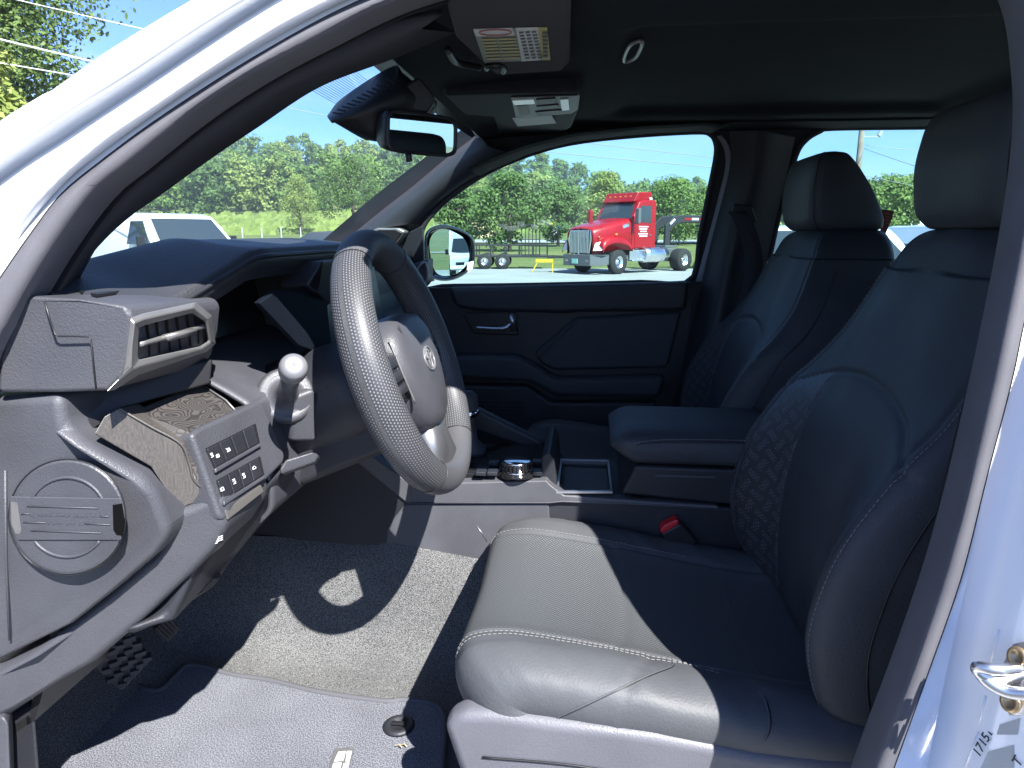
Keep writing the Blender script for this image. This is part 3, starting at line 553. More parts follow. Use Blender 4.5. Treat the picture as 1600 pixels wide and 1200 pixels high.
# ribbed vents of the pod
mesh('pod_ribs', *merge([tubev([VP(520 + i * 7.6, 176 - i * 4.8, -.035 - .022 * min(1, i / 6)), VP(533 + i * 7.6, 178 - i * 4.4, -.043 - .022 * min(1, i / 6))], .0012, 5) for i in range(12)]), BLK, pod)
MC = V(662, 209, -.30)
MN = Vector((.78, -.62, -.062)).normalized()
ma = Vector((0, 0, 1)).cross(MN).normalized(); mu = MN.cross(ma)
def mring(w, h, d, n=40, p=5.5):
    r = []
    for k in range(n):
        a = 2 * math.pi * k / n; c, s = math.cos(a), math.sin(a)
        r.append(MC + ma * (w * (abs(c) ** (2 / p)) * (1 if c > 0 else -1)) + mu * (h * (abs(s) ** (2 / p)) * (1 if s > 0 else -1)) + MN * d)
    return r
rows = [mring(.016, .01, -.05), mring(.056, .021, -.045), mring(.066, .028, -.028), mring(.070, .0315, -.007), mring(.0685, .0305, .0), mring(.0635, .027, .001), mring(.062, .0255, -.002)]
rm = sheet('rear_view_mirror', [[tuple(p) for p in r] for r in rows], BLK, TR, cv=True)
mesh('mirror_glass', mring(.063, .0262, -.0015), [tuple(range(40))], MIRR, rm)
tube('mirror_stem', [MC - MN * .04, MC - MN * .05 + Vector((-.02, 0, .03)), V(650, 178, -.24)], .008, BLK, rm, 10, n=12)
tube('mirror_tab', [MC + mu * -.029 - ma * .03, MC + mu * -.042 - ma * .03 + MN * .004], .005, BLK, rm, 8)
# --- passenger side mirror
HC = [(664, 380), (668, 362), (684, 353), (705, 354), (728, 364), (740, 378), (741, 405), (738, 418), (715, 434), (692, 438), (674, 432), (666, 415)]
MP = V(702, 398, 1.0)
van_at = Vector((13.5, 11.5, 1.35))
mv = (MP - CAMP).normalized(); SN = ((van_at - MP).normalized() - mv).normalized()
def onmir(px, py, d=0):
    r = ray(px, py); o = MP + SN * d; return CAMP + r * ((o - CAMP).dot(SN) / r.dot(SN))
hq = cr(np.array(HC, float), 48, True); cx, cy = 703, 397
def mr(sc, d): return [tuple(onmir(cx + (x - cx) * sc, cy + (y - cy) * sc, d)) for x, y in hq]
sm_ = sheet('side_mirror', [mr(.3, -.12), mr(.8, -.10), mr(1.0, -.05), mr(1.03, -.012), mr(1.0, .004), mr(.95, .002), mr(.9, -.008)], GLS, TR, cv=True)
gq = [(671, 385), (676, 366), (690, 358), (708, 362), (726, 374), (733, 395), (730, 412), (714, 427), (692, 431), (678, 420)]
mesh('mirror_glass', [onmir(x, y, -.005) for x, y in cr(np.array(gq, float), 40, True)], [tuple(range(40))], MIRR, sm_)
prism('mirror_lamp', [onmir(x, y, .006) for x, y in [(734, 410), (741, 408), (739, 420), (732, 427)]], SN * -.01, LENS, sm_, .002)
prism('mirror_arm', [V(660, 405, .80), V(676, 405, .95), V(676, 440, .95), V(655, 443, .78)], (0, .03, 0), BLK, sm_, .008)
# ================================================================== dashboard
def zt(y): return float(np.interp(y, [-.74, -.66, -.60, -.45, -.42, -.1, .15, .35, .72], [1.466, 1.472, 1.477, 1.530, 1.532, 1.533, 1.525, 1.50, 1.47]))
def xe(y): return float(np.interp(y, [-.74, -.6, -.42, -.1, .1, .3, .72], [-.53, -.50, -.462, -.458, -.47, -.50, -.53]))
ys = np.linspace(-.705, .70, 90); rows = []
for y in ys:
    a, b = zt(y), xe(y); edge = 1.0 if y > -.6 else .55
    base = 1.487 - .012 * (abs(y) / .7) ** 2; bx = -1.0 + .16 * (abs(y) / .7) ** 2
    side = 0; lift = max(0, min(1, (-.42 - y) / .18)) * .034
    rows.append([(b - .012, y, a - .045), (b + .002, y, a - .022), (b - .001, y, a - .006), (b - .012, y, a), (b - .05, y, a + .004 + lift * .35), (b - .12, y, a + .009 + lift * .85), (b * .6 + bx * .4, y, (a + .006 + lift) * .7 + base * .3), (b * .25 + bx * .75, y, (a + lift) * .3 + base * .7), (bx, y, base - .01)])
P = cr(np.array(rows).transpose(1, 0, 2), 44).transpose(1, 0, 2)
DB = sheet('dashboard', P, DASHT, TR)
hoodl = [(xe(y) + .003, y, zt(y) - .013) for y in np.linspace(-.60, -.1, 40)]
tube('hood_edge', hoodl, .0035, PLD, DB, 8)
# cavity behind the wheel and main face
sheet('dash_face', [[(xf, y, z) for z, xf in ((1.50, -.62 if y < -.14 else -.52), (1.40, -.60 if y < -.14 else -.515), (1.30, -.58 if y < -.14 else -.50), (1.15, -.60), (.95, -.68), (.80, -.9))] for y in np.r_[-.70, -.6, -.5, -.4, -.3, -.2, -.15, -.13, 0, .2, .4, .6, .70]], BLK, DB, .01, smooth=False)
# instrument display under the hood
q = [V(405, 473, -.50), V(431, 456, -.47), V(482, 452, -.26), V(512, 470, -.24), V(520, 560, -.27), V(470, 541, -.44)]
prism('instrument_display', q, (-.012, .004, 0), M_('display_shade_black', (.004, .006, .010), .8, .06), DB, .003)  # near-black matte colour stands in for shade on the display
prism('instrument_bezel', [V(480, 446, -.30), V(505, 408, -.28), V(530, 405, -.2), (-.46, -.12, 1.44), (-.455, -.2, 1.425), V(500, 458, -.29)], (-.05, 0, 0), PLD, DB, .004)
# centre touchscreen
box('touchscreen', (-.492, .03, 1.405), (.02, .36, .22), SCR, DB, .006, rot=Matrix.Rotation(R(-9), 3, 'Y'))
prism('screen_bezel', [(-.505, -.16, 1.30), (-.46, -.16, 1.27), (-.45, .22, 1.27), (-.505, .22, 1.30)], (0, 0, -.03), PLD, DB, .004)
# passenger-side face, vent, glove box
prism('glove_box', [(-.47, .24, 1.26), (-.46, .68, 1.26), (-.47, .68, 1.02), (-.50, .24, 1.02)], (-.06, 0, 0), PLD, DB, .012, 3)
prism('dash_shelf', [(-.44, .2, 1.36), (-.45, .69, 1.36), (-.45, .69, 1.30), (-.44, .2, 1.30)], (-.08, 0, 0), DASHT, DB, .014, 3)
av = prism('air_vent', [V(x, y, .60) for x, y in [(640, 414), (668, 404), (668, 440), (655, 455), (644, 452)]], (0, .08, 0), DASHT, DB, .006)
mesh('vent_frame', *tubev(cr(np.array([tuple(V(x, y, .59)) for x, y in [(653, 420), (664, 410), (668, 424), (666, 442), (654, 449), (651, 436)]]), 30, True), .004, 8, True), SILG, DB, smooth=True)
# --- corner pod with air vent
PS = lambda px, Y0: [V(x, y, Y0 + d) for x, y, d in px]
podp = [(40, 462, -.005), (120, 468, 0), (196, 478, .015), (207, 492, .017), (203, 540, .014), (191, 590, .012), (168, 611, .008), (90, 614, 0), (-6, 614, -.01), (-2, 560, -.01), (14, 505, -.01)]
PO = prism('vent_pod', PS(podp, -.735), (.0, .185, -.008), PLS, DB, .009, 4)
# face frame on the plane through the pod's rear end
fo, fa = V(199, 484, -.718), Vector((.006, 1, -.03)).normalized()
fb = (V(170, 610, -.727) - fo).normalized(); fn = fa.cross(fb).normalized()
if fn.x < 0: fn = -fn
def FP(px, py, h=0):
    r = ray(px, py); o = fo + fn * h; return CAMP + r * ((o - CAMP).dot(fn) / r.dot(fn))
outer = [(203, 497), (222, 490), (306, 472), (331, 493), (337, 537), (322, 550), (216, 586), (180, 609), (166, 612), (192, 588)]
mid_ = [(210, 505), (224, 499), (302, 481), (324, 499), (330, 535), (316, 545), (219, 573), (206, 578), (204, 572), (206, 540)]
inner = [(218, 512), (226, 508), (300, 489), (320, 503), (325, 533), (312, 541), (222, 561), (217, 562), (215, 556), (216, 530)]
vf = sheet('vent_frame', [[tuple(FP(x, y, h)) for x, y in L] for L, h in ((outer, .0), (outer, .016), (mid_, .022), (inner, .019), (inner, .006))], SILG, PO, cv=True, smooth=False)
vf.modifiers.new('b', 'BEVEL').width = .0012
mesh('vent_duct', [FP(x, y, .0065) for x, y in inner], [tuple(range(10))], BLK, PO)
mesh('vent_bar', *merge([tubev(arc([FP(217, 538, .014), FP(270, 524, .017), FP(324, 508, .014)], 12), .0032, 8), prismv([FP(x, y, .016) for x, y in [(253, 523), (300, 512), (302, 519), (256, 531)]], fn * .006)]), SILG, PO, smooth=True, angle=40)
mesh('vent_louvres', *merge([prismv([FP(x0, y0, .013), FP(x1, y1, .013), FP(x1 + 1.5, y1, .013), FP(x0 + 1.5, y0, .013)], fn * -.004) for x0, y0, x1, y1 in [(232, 508, 235, 557), (247, 503, 251, 553), (262, 499, 267, 549), (278, 495, 283, 545), (294, 491, 299, 541), (308, 492, 312, 538)]]), BLK, PO)
# demister slots in the pod top, seams in its skin
from mathutils.bvhtree import BVHTree as BVH_
PT = BVH_.FromPolygons([v.co.copy() for v in PO.data.vertices], [tuple(p.vertices) for p in PO.data.polygons])
def TP(px, py):
    d = ray(px, py).normalized(); h = PT.ray_cast(CAMP, d)[0]
    return (h if h is not None else VZ(px, py, 1.478)) - d * .0015 + Vector((0, 0, .001))
for a, b, c, d in [((118, 458.5), (180, 449.5), (188, 451), (128, 460.5)), ((142, 463.5), (210, 453), (216, 455), (152, 465.5))]:
    prism('demister_slot', [TP(*a), TP(*b), TP(*c), TP(*d)], (0, 0, .003), BLK, PO, 0)
YS = lambda x, y, Y=-.742: V(x, y, Y)
tube('pod_seam', [YS(70, 471, -.7425), YS(78, 500), YS(86, 523), YS(92, 525), YS(138, 526, -.7355), YS(142, 530, -.7355), (V(146, 570, -.735)), V(150, 608, -.733)], .0011, BLK, PO, 6, smooth=True)
# --- end panel with round cover
ep = [(-40, 622), (92, 617), (96, 640), (101, 668), (128, 690), (215, 741), (242, 770), (262, 822), (264, 836), (240, 868), (170, 928), (104, 980), (0, 1032), (-50, 1045)]
EP = prism('end_panel', [V(x, y, -.735 + max(0, (x - 120)) * .0002) for x, y in ep], (0, .13, 0), PL, DB, .014, 4)
tube('panel_seam', [V(8, 735, -.7375), V(9, 860, -.7375), V(15, 1000, -.7375)], .0015, PL, EP, 6)
el = lambda rx, ry, n=48, cx=105, cy=808, Y=-.738: [V(cx + rx * math.cos(a), cy + ry * math.sin(a), Y) for a in np.linspace(0, 2 * math.pi, n, endpoint=False)]
fc = sheet('fuse_cover', [[tuple(p) for p in L] for L in (el(90, 89, Y=-.734), el(90, 89, Y=-.7385), el(86.5, 85.5, Y=-.7402), el(60, 60, Y=-.7402), el(1, 1, Y=-.7402))], PL, EP, cv=True, smooth=False)
mesh('cover_gap', *tubev(el(91, 90, Y=-.7365), .0012, 6, True), BLK, EP, smooth=True)
band = [(17, 775), (190, 778), (194, 812), (190, 843), (30, 843), (16, 812)]
prism('cover_band', [V(x, y, -.7402) for x, y in band], (0, -.002, 0), PL, EP, .0012)
for (x0, y0, x1, y1) in [(42, 791, 153, 794), (33, 803, 46, 803), (156, 807, 170, 807), (36, 816, 72, 817), (132, 818, 172, 820), (48, 829, 158, 833)]:
    tube('cover_line', [V(x0, y0, -.7428), V(x1, y1, -.7428)], .0006, PL, EP, 6)
mesh('cover_lettering', *merge([boxv(V(x, 805 + (x - 48) * .012 + random.Random(x).uniform(-1, 1), -.7424), (.0016, .001, .0018)) for x in range(48, 156, 4) if x % 7] + [boxv(V(x, 818 + random.Random(x).uniform(-1, 1), -.7424), (.0015, .001, .0018)) for x in range(76, 130, 4) if x % 5]), PL, EP)
tube('cover_arc', [V(105 + 62 * math.cos(a), 808 + 62 * math.sin(a), -.7406) for a in np.linspace(R(200), R(340), 24)], .0018, PL, EP, 6)
tube('cover_arc', [V(105 + 62 * math.cos(a), 812 + 58 * math.sin(a), -.7406) for a in np.linspace(R(35), R(145), 24)], .0018, PL, EP, 6)
prism('cover_slot', [V(x, y, -.7426) for x, y in [(176, 789), (190, 787), (194, 812), (191, 837), (182, 836), (177, 828)]], (0, .001, 0), M_('slot_shade_black', (.003, .003, .003), .9, .05), EP, 0)  # shade inside this slot is put into its near-black colour
prism('cover_slot', [V(x, y, -.7426) for x, y in [(17, 784), (27, 786), (33, 828), (31, 834), (24, 834), (18, 820)]], (0, .001, 0), SILG, EP, 0)  # sunlight in this slot is put into its pale silver colour
# raised outer layer beside the end panel
lt = [(-40, 1050), (0, 1040), (58, 1012), (104, 978), (170, 926), (240, 866), (264, 830), (266, 800), (300, 790), (336, 771), (350, 790), (356, 822), (330, 862), (296, 898), (225, 966), (140, 1040), (82, 1072), (8, 1122), (-40, 1150)]
LT = prism('lower_trim', [V(x, y, -.728 + max(0, x - 40) * .00022) for x, y in lt], (0, .12, 0), PLS, DB, .012, 4)
# wood trim: a side facet and a top facet
wa = [(146, 678, -.728), (163, 650, -.716), (184, 638, -.70), (283, 695, -.675), (304, 752, -.668), (334, 773, -.652), (268, 801, -.672), (254, 758, -.692), (234, 729, -.70)]
prism('wood_trim', [V(*p) for p in wa], (-.01, .05, -.006), WOOD2, DB, .0022, 3)
wb = [(184, 638, -.70), (213, 640, -.665), (312, 600, -.53), (352, 626, -.545), (366, 641, -.555), (298, 677, -.655), (316, 716, -.65), (334, 773, -.652), (304, 752, -.668), (283, 695, -.675)]
rdg = [V(*p) + Vector((.0005, -.0005, .0005)) for p in [(186, 639, -.70), (235, 667, -.688), (282, 694, -.675), (296, 726, -.671), (304, 752, -.668), (333, 772, -.652)]]
tube('wood_ridge', rdg, .0015, WOOD2, DB, 8, n=50)
prism('wood_trim', [V(*p) for p in wb], (-.03, .01, -.02), WOOD, DB, .0022, 3)
tube('trim_edge', [V(*p) + Vector((.002, -.002, .001)) for p in [(312, 600, -.53), (352, 626, -.545), (366, 641, -.555)]], .0014, SILG, DB, 6)
# filler behind the wood under the pod
prism('pod_filler', [V(90, 612, -.70), V(335, 560, -.55), V(330, 600, -.55), V(190, 640, -.66), V(150, 668, -.70), V(128, 688, -.715)], (-.08, .02, 0), BLK, DB, .004)
# knee panel running across behind the switch panel to the column
prof = [(-.60, 1.385), (-.52, 1.362), (-.462, 1.331), (-.452, 1.322), (-.446, 1.31), (-.43, 1.22), (-.428, 1.19), (-.436, 1.165), (-.47, 1.14), (-.56, 1.10), (-.7, 1.08)]
KP = sheet('knee_panel', [cr(np.array([(x, y, z - max(0, y + .46) * k) for x, z in prof]), 40) for y, k in zip(np.linspace(-.53, -.14, 30), [0] * 30)], PL, DB, .006, -1)
# switch panel: tilted face with bezel and three rows of buttons
s0, s1, s3 = V(300, 678, -.655), V(402, 629, -.515), V(349, 812, -.655)
sa, sb = s1 - s0, s3 - s0; sn = sa.cross(sb).normalized()
if sn.dot(CAMP - s0) < 0: sn = -sn
def SPn(px, py, h=0):
    r = ray(px, py); o = s0 + sn * h; return CAMP + r * ((o - CAMP).dot(sn) / r.dot(sn))
sw = prism('switch_panel', [SPn(x, y, .006) for x, y in [(299, 678), (312, 668), (400, 628), (414, 632), (447, 712), (444, 724), (408, 760), (362, 806), (350, 814), (342, 802)]], sn * -.04, PLS, DB, .006, 3)
def SWb(q, mat, h=.0075, name='switch'): return prism(name, [SPn(x, y, h) for x, y in q], sn * -.004, mat, sw, .0012)
def quad(a, b, c, d, u0, u1, ins=.04):
    L = lambda p, q_, t: (p[0] + (q_[0] - p[0]) * t, p[1] + (q_[1] - p[1]) * t)
    return [L(a, b, u0), L(a, b, u1), L(d, c, u1), L(d, c, u0)]
r1 = ((323, 702), (398, 664), (405, 692), (337, 731)); r2 = ((340, 752), (405, 715), (412, 742), (350, 782)); r3 = ((350, 797), (410, 754), (414, 764), (354, 815))
for rr in (r1, r2): SWb([(rr[0][0] - 3, rr[0][1] - 1), (rr[1][0] + 2, rr[1][1] - 3), (rr[2][0] + 2, rr[2][1] + 1), (rr[3][0] - 2, rr[3][1] + 3)], BLK, .0066, 'switch_recess')
for k in range(4): SWb(quad(*r1, k / 4 + .015, k / 4 + .235), PLD)
for k in range(4): SWb(quad(*r2, k / 4 + .015, k / 4 + .235), PLD)
SWb([(352, 797), (408, 757), (413, 768), (357, 812)], M_('blank_grey', (.07, .066, .06), .5), .0072, 'blank_cover')
def icon(px, py, s, kind):
    c = SPn(px, py, .0086); ax = (SPn(px + 6, py - 3, .0086) - c).normalized(); ay = (SPn(px + 1, py + 5, .0086) - c); ay = (ay - ax * ay.dot(ax)).normalized()
    pr = []
    def ln(pts): pr.append(tubev([c + ax * (x * s) + ay * (y * s) for x, y in pts], .00055, 4))
    if kind == 0: ln([(-.5, -.5), (.3, -.5), (.5, 0), (.3, .5), (-.5, .5), (-.5, -.5)]); ln([(-1.1, -.4), (-.7, -.4)]); ln([(-1.1, .0), (-.7, .0)]); ln([(-1.1, .4), (-.7, .4)])
    if kind == 1: ln([(-.7, .5), (-.2, -.5), (.6, -.5), (.7, .4), (-.7, .5)]); ln([(0, 0), (.4, .1)]); ln([(-.9, -.7), (-.3, -.1)])
    if kind == 2: ln([(-.6, -.6), (.5, -.6)]); ln([(-.6, -.2), (.5, -.2)]); ln([(-.2, .2), (.2, .5), (.6, .2)]); ln([(-.6, .7), (.5, .7)])
    if kind == 3: ln([(-.8, .4), (-.6, -.2), (-.1, -.5), (.5, -.4), (.9, 0), (.8, .4), (-.8, .4)])
    mesh('switch_icon', *merge(pr), INK, sw)
for a in [(331, 711, .0035, 2), (341, 712, .0035, 0), (357, 703, .004, 1), (348, 764, .004, 0), (366, 752, .0042, 2), (381, 743, .0042, 2), (397, 731, .004, 3)]: icon(*a)
for rr in (r1, r2):
    for (x0, y0), (x1, y1) in ((rr[3], rr[2]),): SWb([(x0, y0 + 1), (x1 + 3, y1), (x1 + 4, y1 + 5), (x0 + 1, y0 + 8)], PLS, .011, 'switch_lip')
# lower knee bolster with two dim buttons
kl = [(196, 986, -.70), (262, 960, -.67), (300, 900, -.66), (352, 824, -.63), (446, 726, -.50), (470, 735, -.46), (432, 800, -.50), (372, 868, -.56), (330, 912, -.60), (265, 968, -.64), (215, 992, -.68)]
KL = prism('knee_bolster', [V(*p) for p in kl], (-.10, .05, -.02), PLD, DB, .012, 3)
for a in ([(318, 856), (348, 834), (352, 848), (326, 868)], [(290, 878), (314, 860), (322, 874), (298, 894)]):
    b_ = prism('knee_switch', [V(x, y, -.655) for x, y in a], (-.01, .01, -.01), BLK, DB, .001)
for px, py, k in ((336, 848, 2), (344, 843, 3), (306, 876, 2)):
    mesh('switch_icon', *merge([tubev([V(px - 4, py + dy, -.658), V(px + 4, py + dy - 3, -.658)], .0006, 4) for dy in (-3, 0, 3)]), INK, DB)
# release lever
prism('release_lever', [V(*p) for p in [(446, 718, -.52), (490, 706, -.50), (499, 711, -.49), (494, 722, -.49), (440, 742, -.53), (436, 734, -.53)]], (-.01, .03, -.012), PL, DB, .005, 3)
# kick panel by the sill
prism('kick_panel', [V(x, y, -.70) for x, y in [(-20, 1118), (30, 1112), (54, 1104), (62, 1205), (70, 1330), (-30, 1330)]], (-.04, .04, 0), PLD, TR, .006)
prism('sill_trim', [V(x, y, -.735) for x, y in [(-30, 1130), (4, 1120), (13, 1132), (16, 1215), (22, 1330), (-30, 1330)]], (-.02, .03, 0), PL, TR, .004)
# ================================================================== steering wheel
WC = Vector((-.268, -.372, 1.358)); WU = Vector((-.325, 0, .945)).normalized(); WS = Vector((0, -1, 0)); WN = WS.cross(WU).normalized()
if WN.x < 0: WN = -WN
RW = .185
def WP(s, u, n=0): return WC + WS * s + WU * u + WN * n
th = np.linspace(0, 2 * math.pi, 180, endpoint=False); ph = np.linspace(0, 2 * math.pi, 28, endpoint=False)
def rimp(t, p):
    left = abs(math.sin(t)); g = 1 + .10 * left ** 2 + (.10 if math.cos(t) < -.75 else 0) * 0
    rr = RW + .0228 * g * math.cos(p); hh = .0268 * g * math.sin(p)
    return WP(rr * math.sin(t), rr * math.cos(t), hh)
Pm = np.array([[tuple(rimp(t, p)) for p in ph] for t in th])
def perfzone(t): t = t % (2 * math.pi); return R(31) < t < R(146) or R(214) < t < R(329)
fc_ = gridfaces(180, 28, True, True); ix = [1 if perfzone(th[f[0] // 28] + .0175) else (2 if R(146) <= th[f[0] // 28] + .0175 <= R(214) else 0) for f in fc_]
uv = np.array([[t * RW, p * .021] for t in th for p in ph])
SWH = mesh('steering_wheel', Pm.reshape(-1, 3), fc_, [LEAS, WHL, M_('wheel_satin', (.062, .062, .067), .45, .5)], TR, True, uv=uv, idx=ix)
for t0 in (R(31), R(146), R(214), R(329)): mesh('rim_seam', *tubev([rimp(t0, p) + (rimp(t0, p) - WP(RW * math.sin(t0), RW * math.cos(t0))) * .01 for p in ph], .0009, 6, True), BLK, SWH)
def plane_loft(name, rings, mat, par=SWH, cap=True, **k):
    P = np.array([[tuple(WP(*q)) for q in r] for r in rings]); n = P.shape[1]
    F = gridfaces(P.shape[0], n, False, True); F.append(tuple(range((P.shape[0] - 1) * n, P.shape[0] * n))); F.append(tuple(reversed(range(n))))
    return mesh(name, P.reshape(-1, 3), F, mat, par, True, **k)
hubc = [(.072, .066), (.098, .04), (.102, -.005), (.086, -.05), (.055, -.092), (.02, -.106), (-.02, -.106), (-.055, -.092), (-.086, -.05), (-.102, -.005), (-.098, .04), (-.072, .066), (-.03, .074), (.03, .074)]
hub = cr(np.array(hubc), 56, True)
def hr(sc, n): return [(a * sc, (b + .012) * sc - .012, n) for a, b in hub]
HB = plane_loft('hub', [hr(.9, -.06), hr(1.0, -.035), hr(1.01, -.008), hr(.985, .008), hr(.93, .019), hr(.80, .026), hr(.5, .030), hr(.1, .031)], PL)
mesh('hub_seam', *merge([tubev([WP(a * sc, b, h) for a, b in arc([(.058, .06), (.052, .02), (.044, -.03), (.026, -.075)], 20)[:, :2]], .0009, 6) for sc, h in ((1.2, .0245), (-1.2, .0245))]), LEA, SWH)
def ell(cx, cy, a, b, h=.0315, n=28): return [WP(cx + a * math.cos(t), cy + b * math.sin(t), h) for t in np.linspace(0, 2 * math.pi, n, endpoint=False)]
mesh('emblem', *merge([tubev(ell(0, -.004, .026, .018), .0019, 6, True), tubev(ell(0, .002, .0165, .0065), .0016, 6, True), tubev(ell(0, -.004, .007, .0165), .0016, 6, True)]), M_('emblem_grey', (.12, .12, .125), .35, .5), SWH, smooth=True)
mesh('hub_emboss', *merge([tubev([WP(-.022, -.052, .029), WP(.022, -.052, .029)], .0008, 6), tubev([WP(-.022, -.059, .0285), WP(.022, -.059, .0285)], .0008, 6)]), PL, SWH)
for sg in (1, -1):
    rg = lambda n, e: [(sg * s, u, n) for s, u in [(.07, .035 - e), (.12, .03 - e), (.165, .022 - e), (.168, -.022 + e), (.12, -.035 + e), (.07, -.05 + e)]]
    plane_loft('spoke', [rg(-.022, .004), rg(.004, 0), rg(.010, .004)], GLS)
    for (u0, u1, s0_, s1_) in ((.008, .026, .092, .14), (-.012, .005, .094, .145), (-.03, -.015, .096, .135)):
        rg2 = lambda n, e: [(sg * s, u, n) for s, u in [(s0_ + e, u1 - e), (s1_ - e, u1 - e - .003), (s1_ - e, u0 + e + .002), (s0_ + e, u0 + e)]]
        plane_loft('wheel_switch', [rg2(.008, 0), rg2(.013, 0), rg2(.0145, .0015)], PLD)
    mesh('spoke_trim', *tubev(arc([WP(sg * .096, .045, .012), WP(sg * .10, .0, .015), WP(sg * .09, -.05, .014)], 16), .0016, 6), SILG, SWH, smooth=True)
rb = lambda n, e: [(s, u, n - .006) for s, u in [(.034 - e, -.085), (.04 - e, -.12), (.052 - e, -.166), (-.052 + e, -.166), (-.04 + e, -.12), (-.034 + e, -.085)]]
plane_loft('spoke', [rb(-.02, 0), rb(.006, 0), rb(.018, .012)], M_('spoke_satin', (.26, .26, .27), .36, .5, metal=.85))
# column and stalk
cw = lambda s, k, n: [(s * math.cos(a) * (1 if abs(math.cos(a)) < .7 else 1), -.02 + k * math.sin(a), n) for a in np.linspace(0, 2 * math.pi, 24, endpoint=False)]
plane_loft('steering_column', [cw(.05, .05, -.05), cw(.066, .075, -.055), cw(.072, .085, -.10), cw(.074, .088, -.17), cw(.072, .085, -.26)], PLD, TR)
prism('column_shroud', [WP(.05, -.115, -.055), WP(-.05, -.115, -.055), WP(-.06, -.125, -.22), WP(.06, -.125, -.22)], WU * .06, PLD, TR, .014, 3)
k0, k1 = V(447, 618, -.455), V(458, 576, -.585); ka = (k1 - k0).normalized(); kl_ = (k1 - k0).length
TSS = lathe('turn_signal_lever', [(.0, -.02), (.041, -.02), (.042, -.002), (.036, .008), (.031, .005), (.019, .010), (.013, .03), (.0125, kl_ - .02), (.0, kl_ - .02)], k0, ka, (0, 0, 1), PL, TR, 28)
lathe('lever_knob', [(.0, -.026), (.0135, -.025), (.0172, -.014), (.0178, .0), (.0172, .009), (.0145, .0145), (.010, .016), (0, .0162)], k1, ka, (0, 0, 1), M_('knob_satin', (.12, .12, .125), .36, .5), TSS, 28)
prism('column_side', [V(*p) for p in [(455, 622, -.47), (494, 606, -.45), (497, 690, -.44), (457, 690, -.46)]], (-.08, .03, 0), PL, TR, .006)
# ================================================================== centre console
YC = -.122
cp = [(250, 700), (470, 660), (560, 702), (640, 762), (857, 757), (880, 777), (1120, 793), (1330, 800), (1330, 1040), (742, 886), (600, 862), (420, 838), (250, 830)]
CO = prism('center_console', [V(x, y, YC) for x, y in cp], (0, .244, 0), PLD, TR, .006, 3)
ce = [(540, 694), (566, 702), (642, 756), (854, 751), (859, 757), (881, 774), (1122, 791), (1124, 797), (878, 784), (858, 786), (636, 787), (536, 706)]
prism('console_ledge', [V(x, y, YC - .006) for x, y in ce], (0, .03, 0), PLC, CO, .003)
tube('console_edge', [V(x, y, YC - .0065) for x, y in [(640, 786), (858, 785.5), (878, 783.5), (1000, 788), (1122, 796)]], .0016, PLC, CO, 6)
prism('console_side', [V(x, y, YC - .003) for x, y in [(632, 788), (858, 787), (862, 900), (742, 890), (600, 866), (604, 824)]], (0, .02, 0), PLC, CO, .004)
tube('scratch', [V(745, 822, YC - .0034), V(754, 834, YC - .0034), V(761, 846, YC - .0034)], .0006, SILV, CO, 5)
# shift area
zc = 1.085
box('shift_plate', (-.19, .0, zc - .004), (.22, .20, .02), GLS, CO, .006)
sg_ = lathe('gear_selector', [(0, 0), (.03, 0), (.028, .012), (.014, .03), (.011, .07), (.019, .085), (.024, .105), (.023, .125), (.014, .136), (0, .138)], (-.235, .02, zc + .004), (-.1, 0, 1), (0, 1, 0), LEA, CO, 24)
lathe('selector_ring', [(.0205, .083), (.0235, .088), (.0235, .094), (.0205, .098)], (-.235, .02, zc + .004), (-.1, 0, 1), (0, 1, 0), CHR, CO, 24)
prism('console_rail', [V(x, y, .10) for x, y in [(706, 640), (728, 630), (848, 690), (862, 716), (850, 720), (838, 706), (716, 664)]], (0, .03, 0), PLD, CO, .008, 3)
prism('console_rail', [V(x, y, YC + .016) for x, y in [(846, 757), (846, 714), (858, 706), (866, 718), (870, 760)]], (0, .2, 0), PLD, CO, .003)
dc = VZ(808, 742, zc + .004)
lathe('drive_dial', [(0, 0), (.034, 0), (.034, .006), (.029, .008), (.029, .012), (.0265, .013), (.0265, .028), (.024, .0305), (.0225, .029), (0, .029)], dc, (0, 0, 1), (1, 0, 0), GLS, CO, 32)
mesh('dial_ring', *merge([lathev([(.0298, .008), (.0298, .0125), (.026, .0125)], dc, (0, 0, 1), (1, 0, 0), 32), lathev([(.0272, .026), (.0272, .029), (.025, .0305)], dc, (0, 0, 1), (1, 0, 0), 32)]), CHR, CO, smooth=True)
mesh('dial_grip', *merge([boxv(dc + Vector((.0275 * math.cos(a), .0275 * math.sin(a), .02)), (.003, .003, .012), Matrix.Rotation(a, 3, 'Z')) for a in np.linspace(0, 2 * math.pi, 22, endpoint=False)]), GLS, CO)
for i, (px, py) in enumerate([(752, 738), (770, 738), (840, 738), (772, 724), (840, 722)]): box('console_button', VZ(px, py, zc + .01), (.02, .022, .008), PLD, CO, .0015)
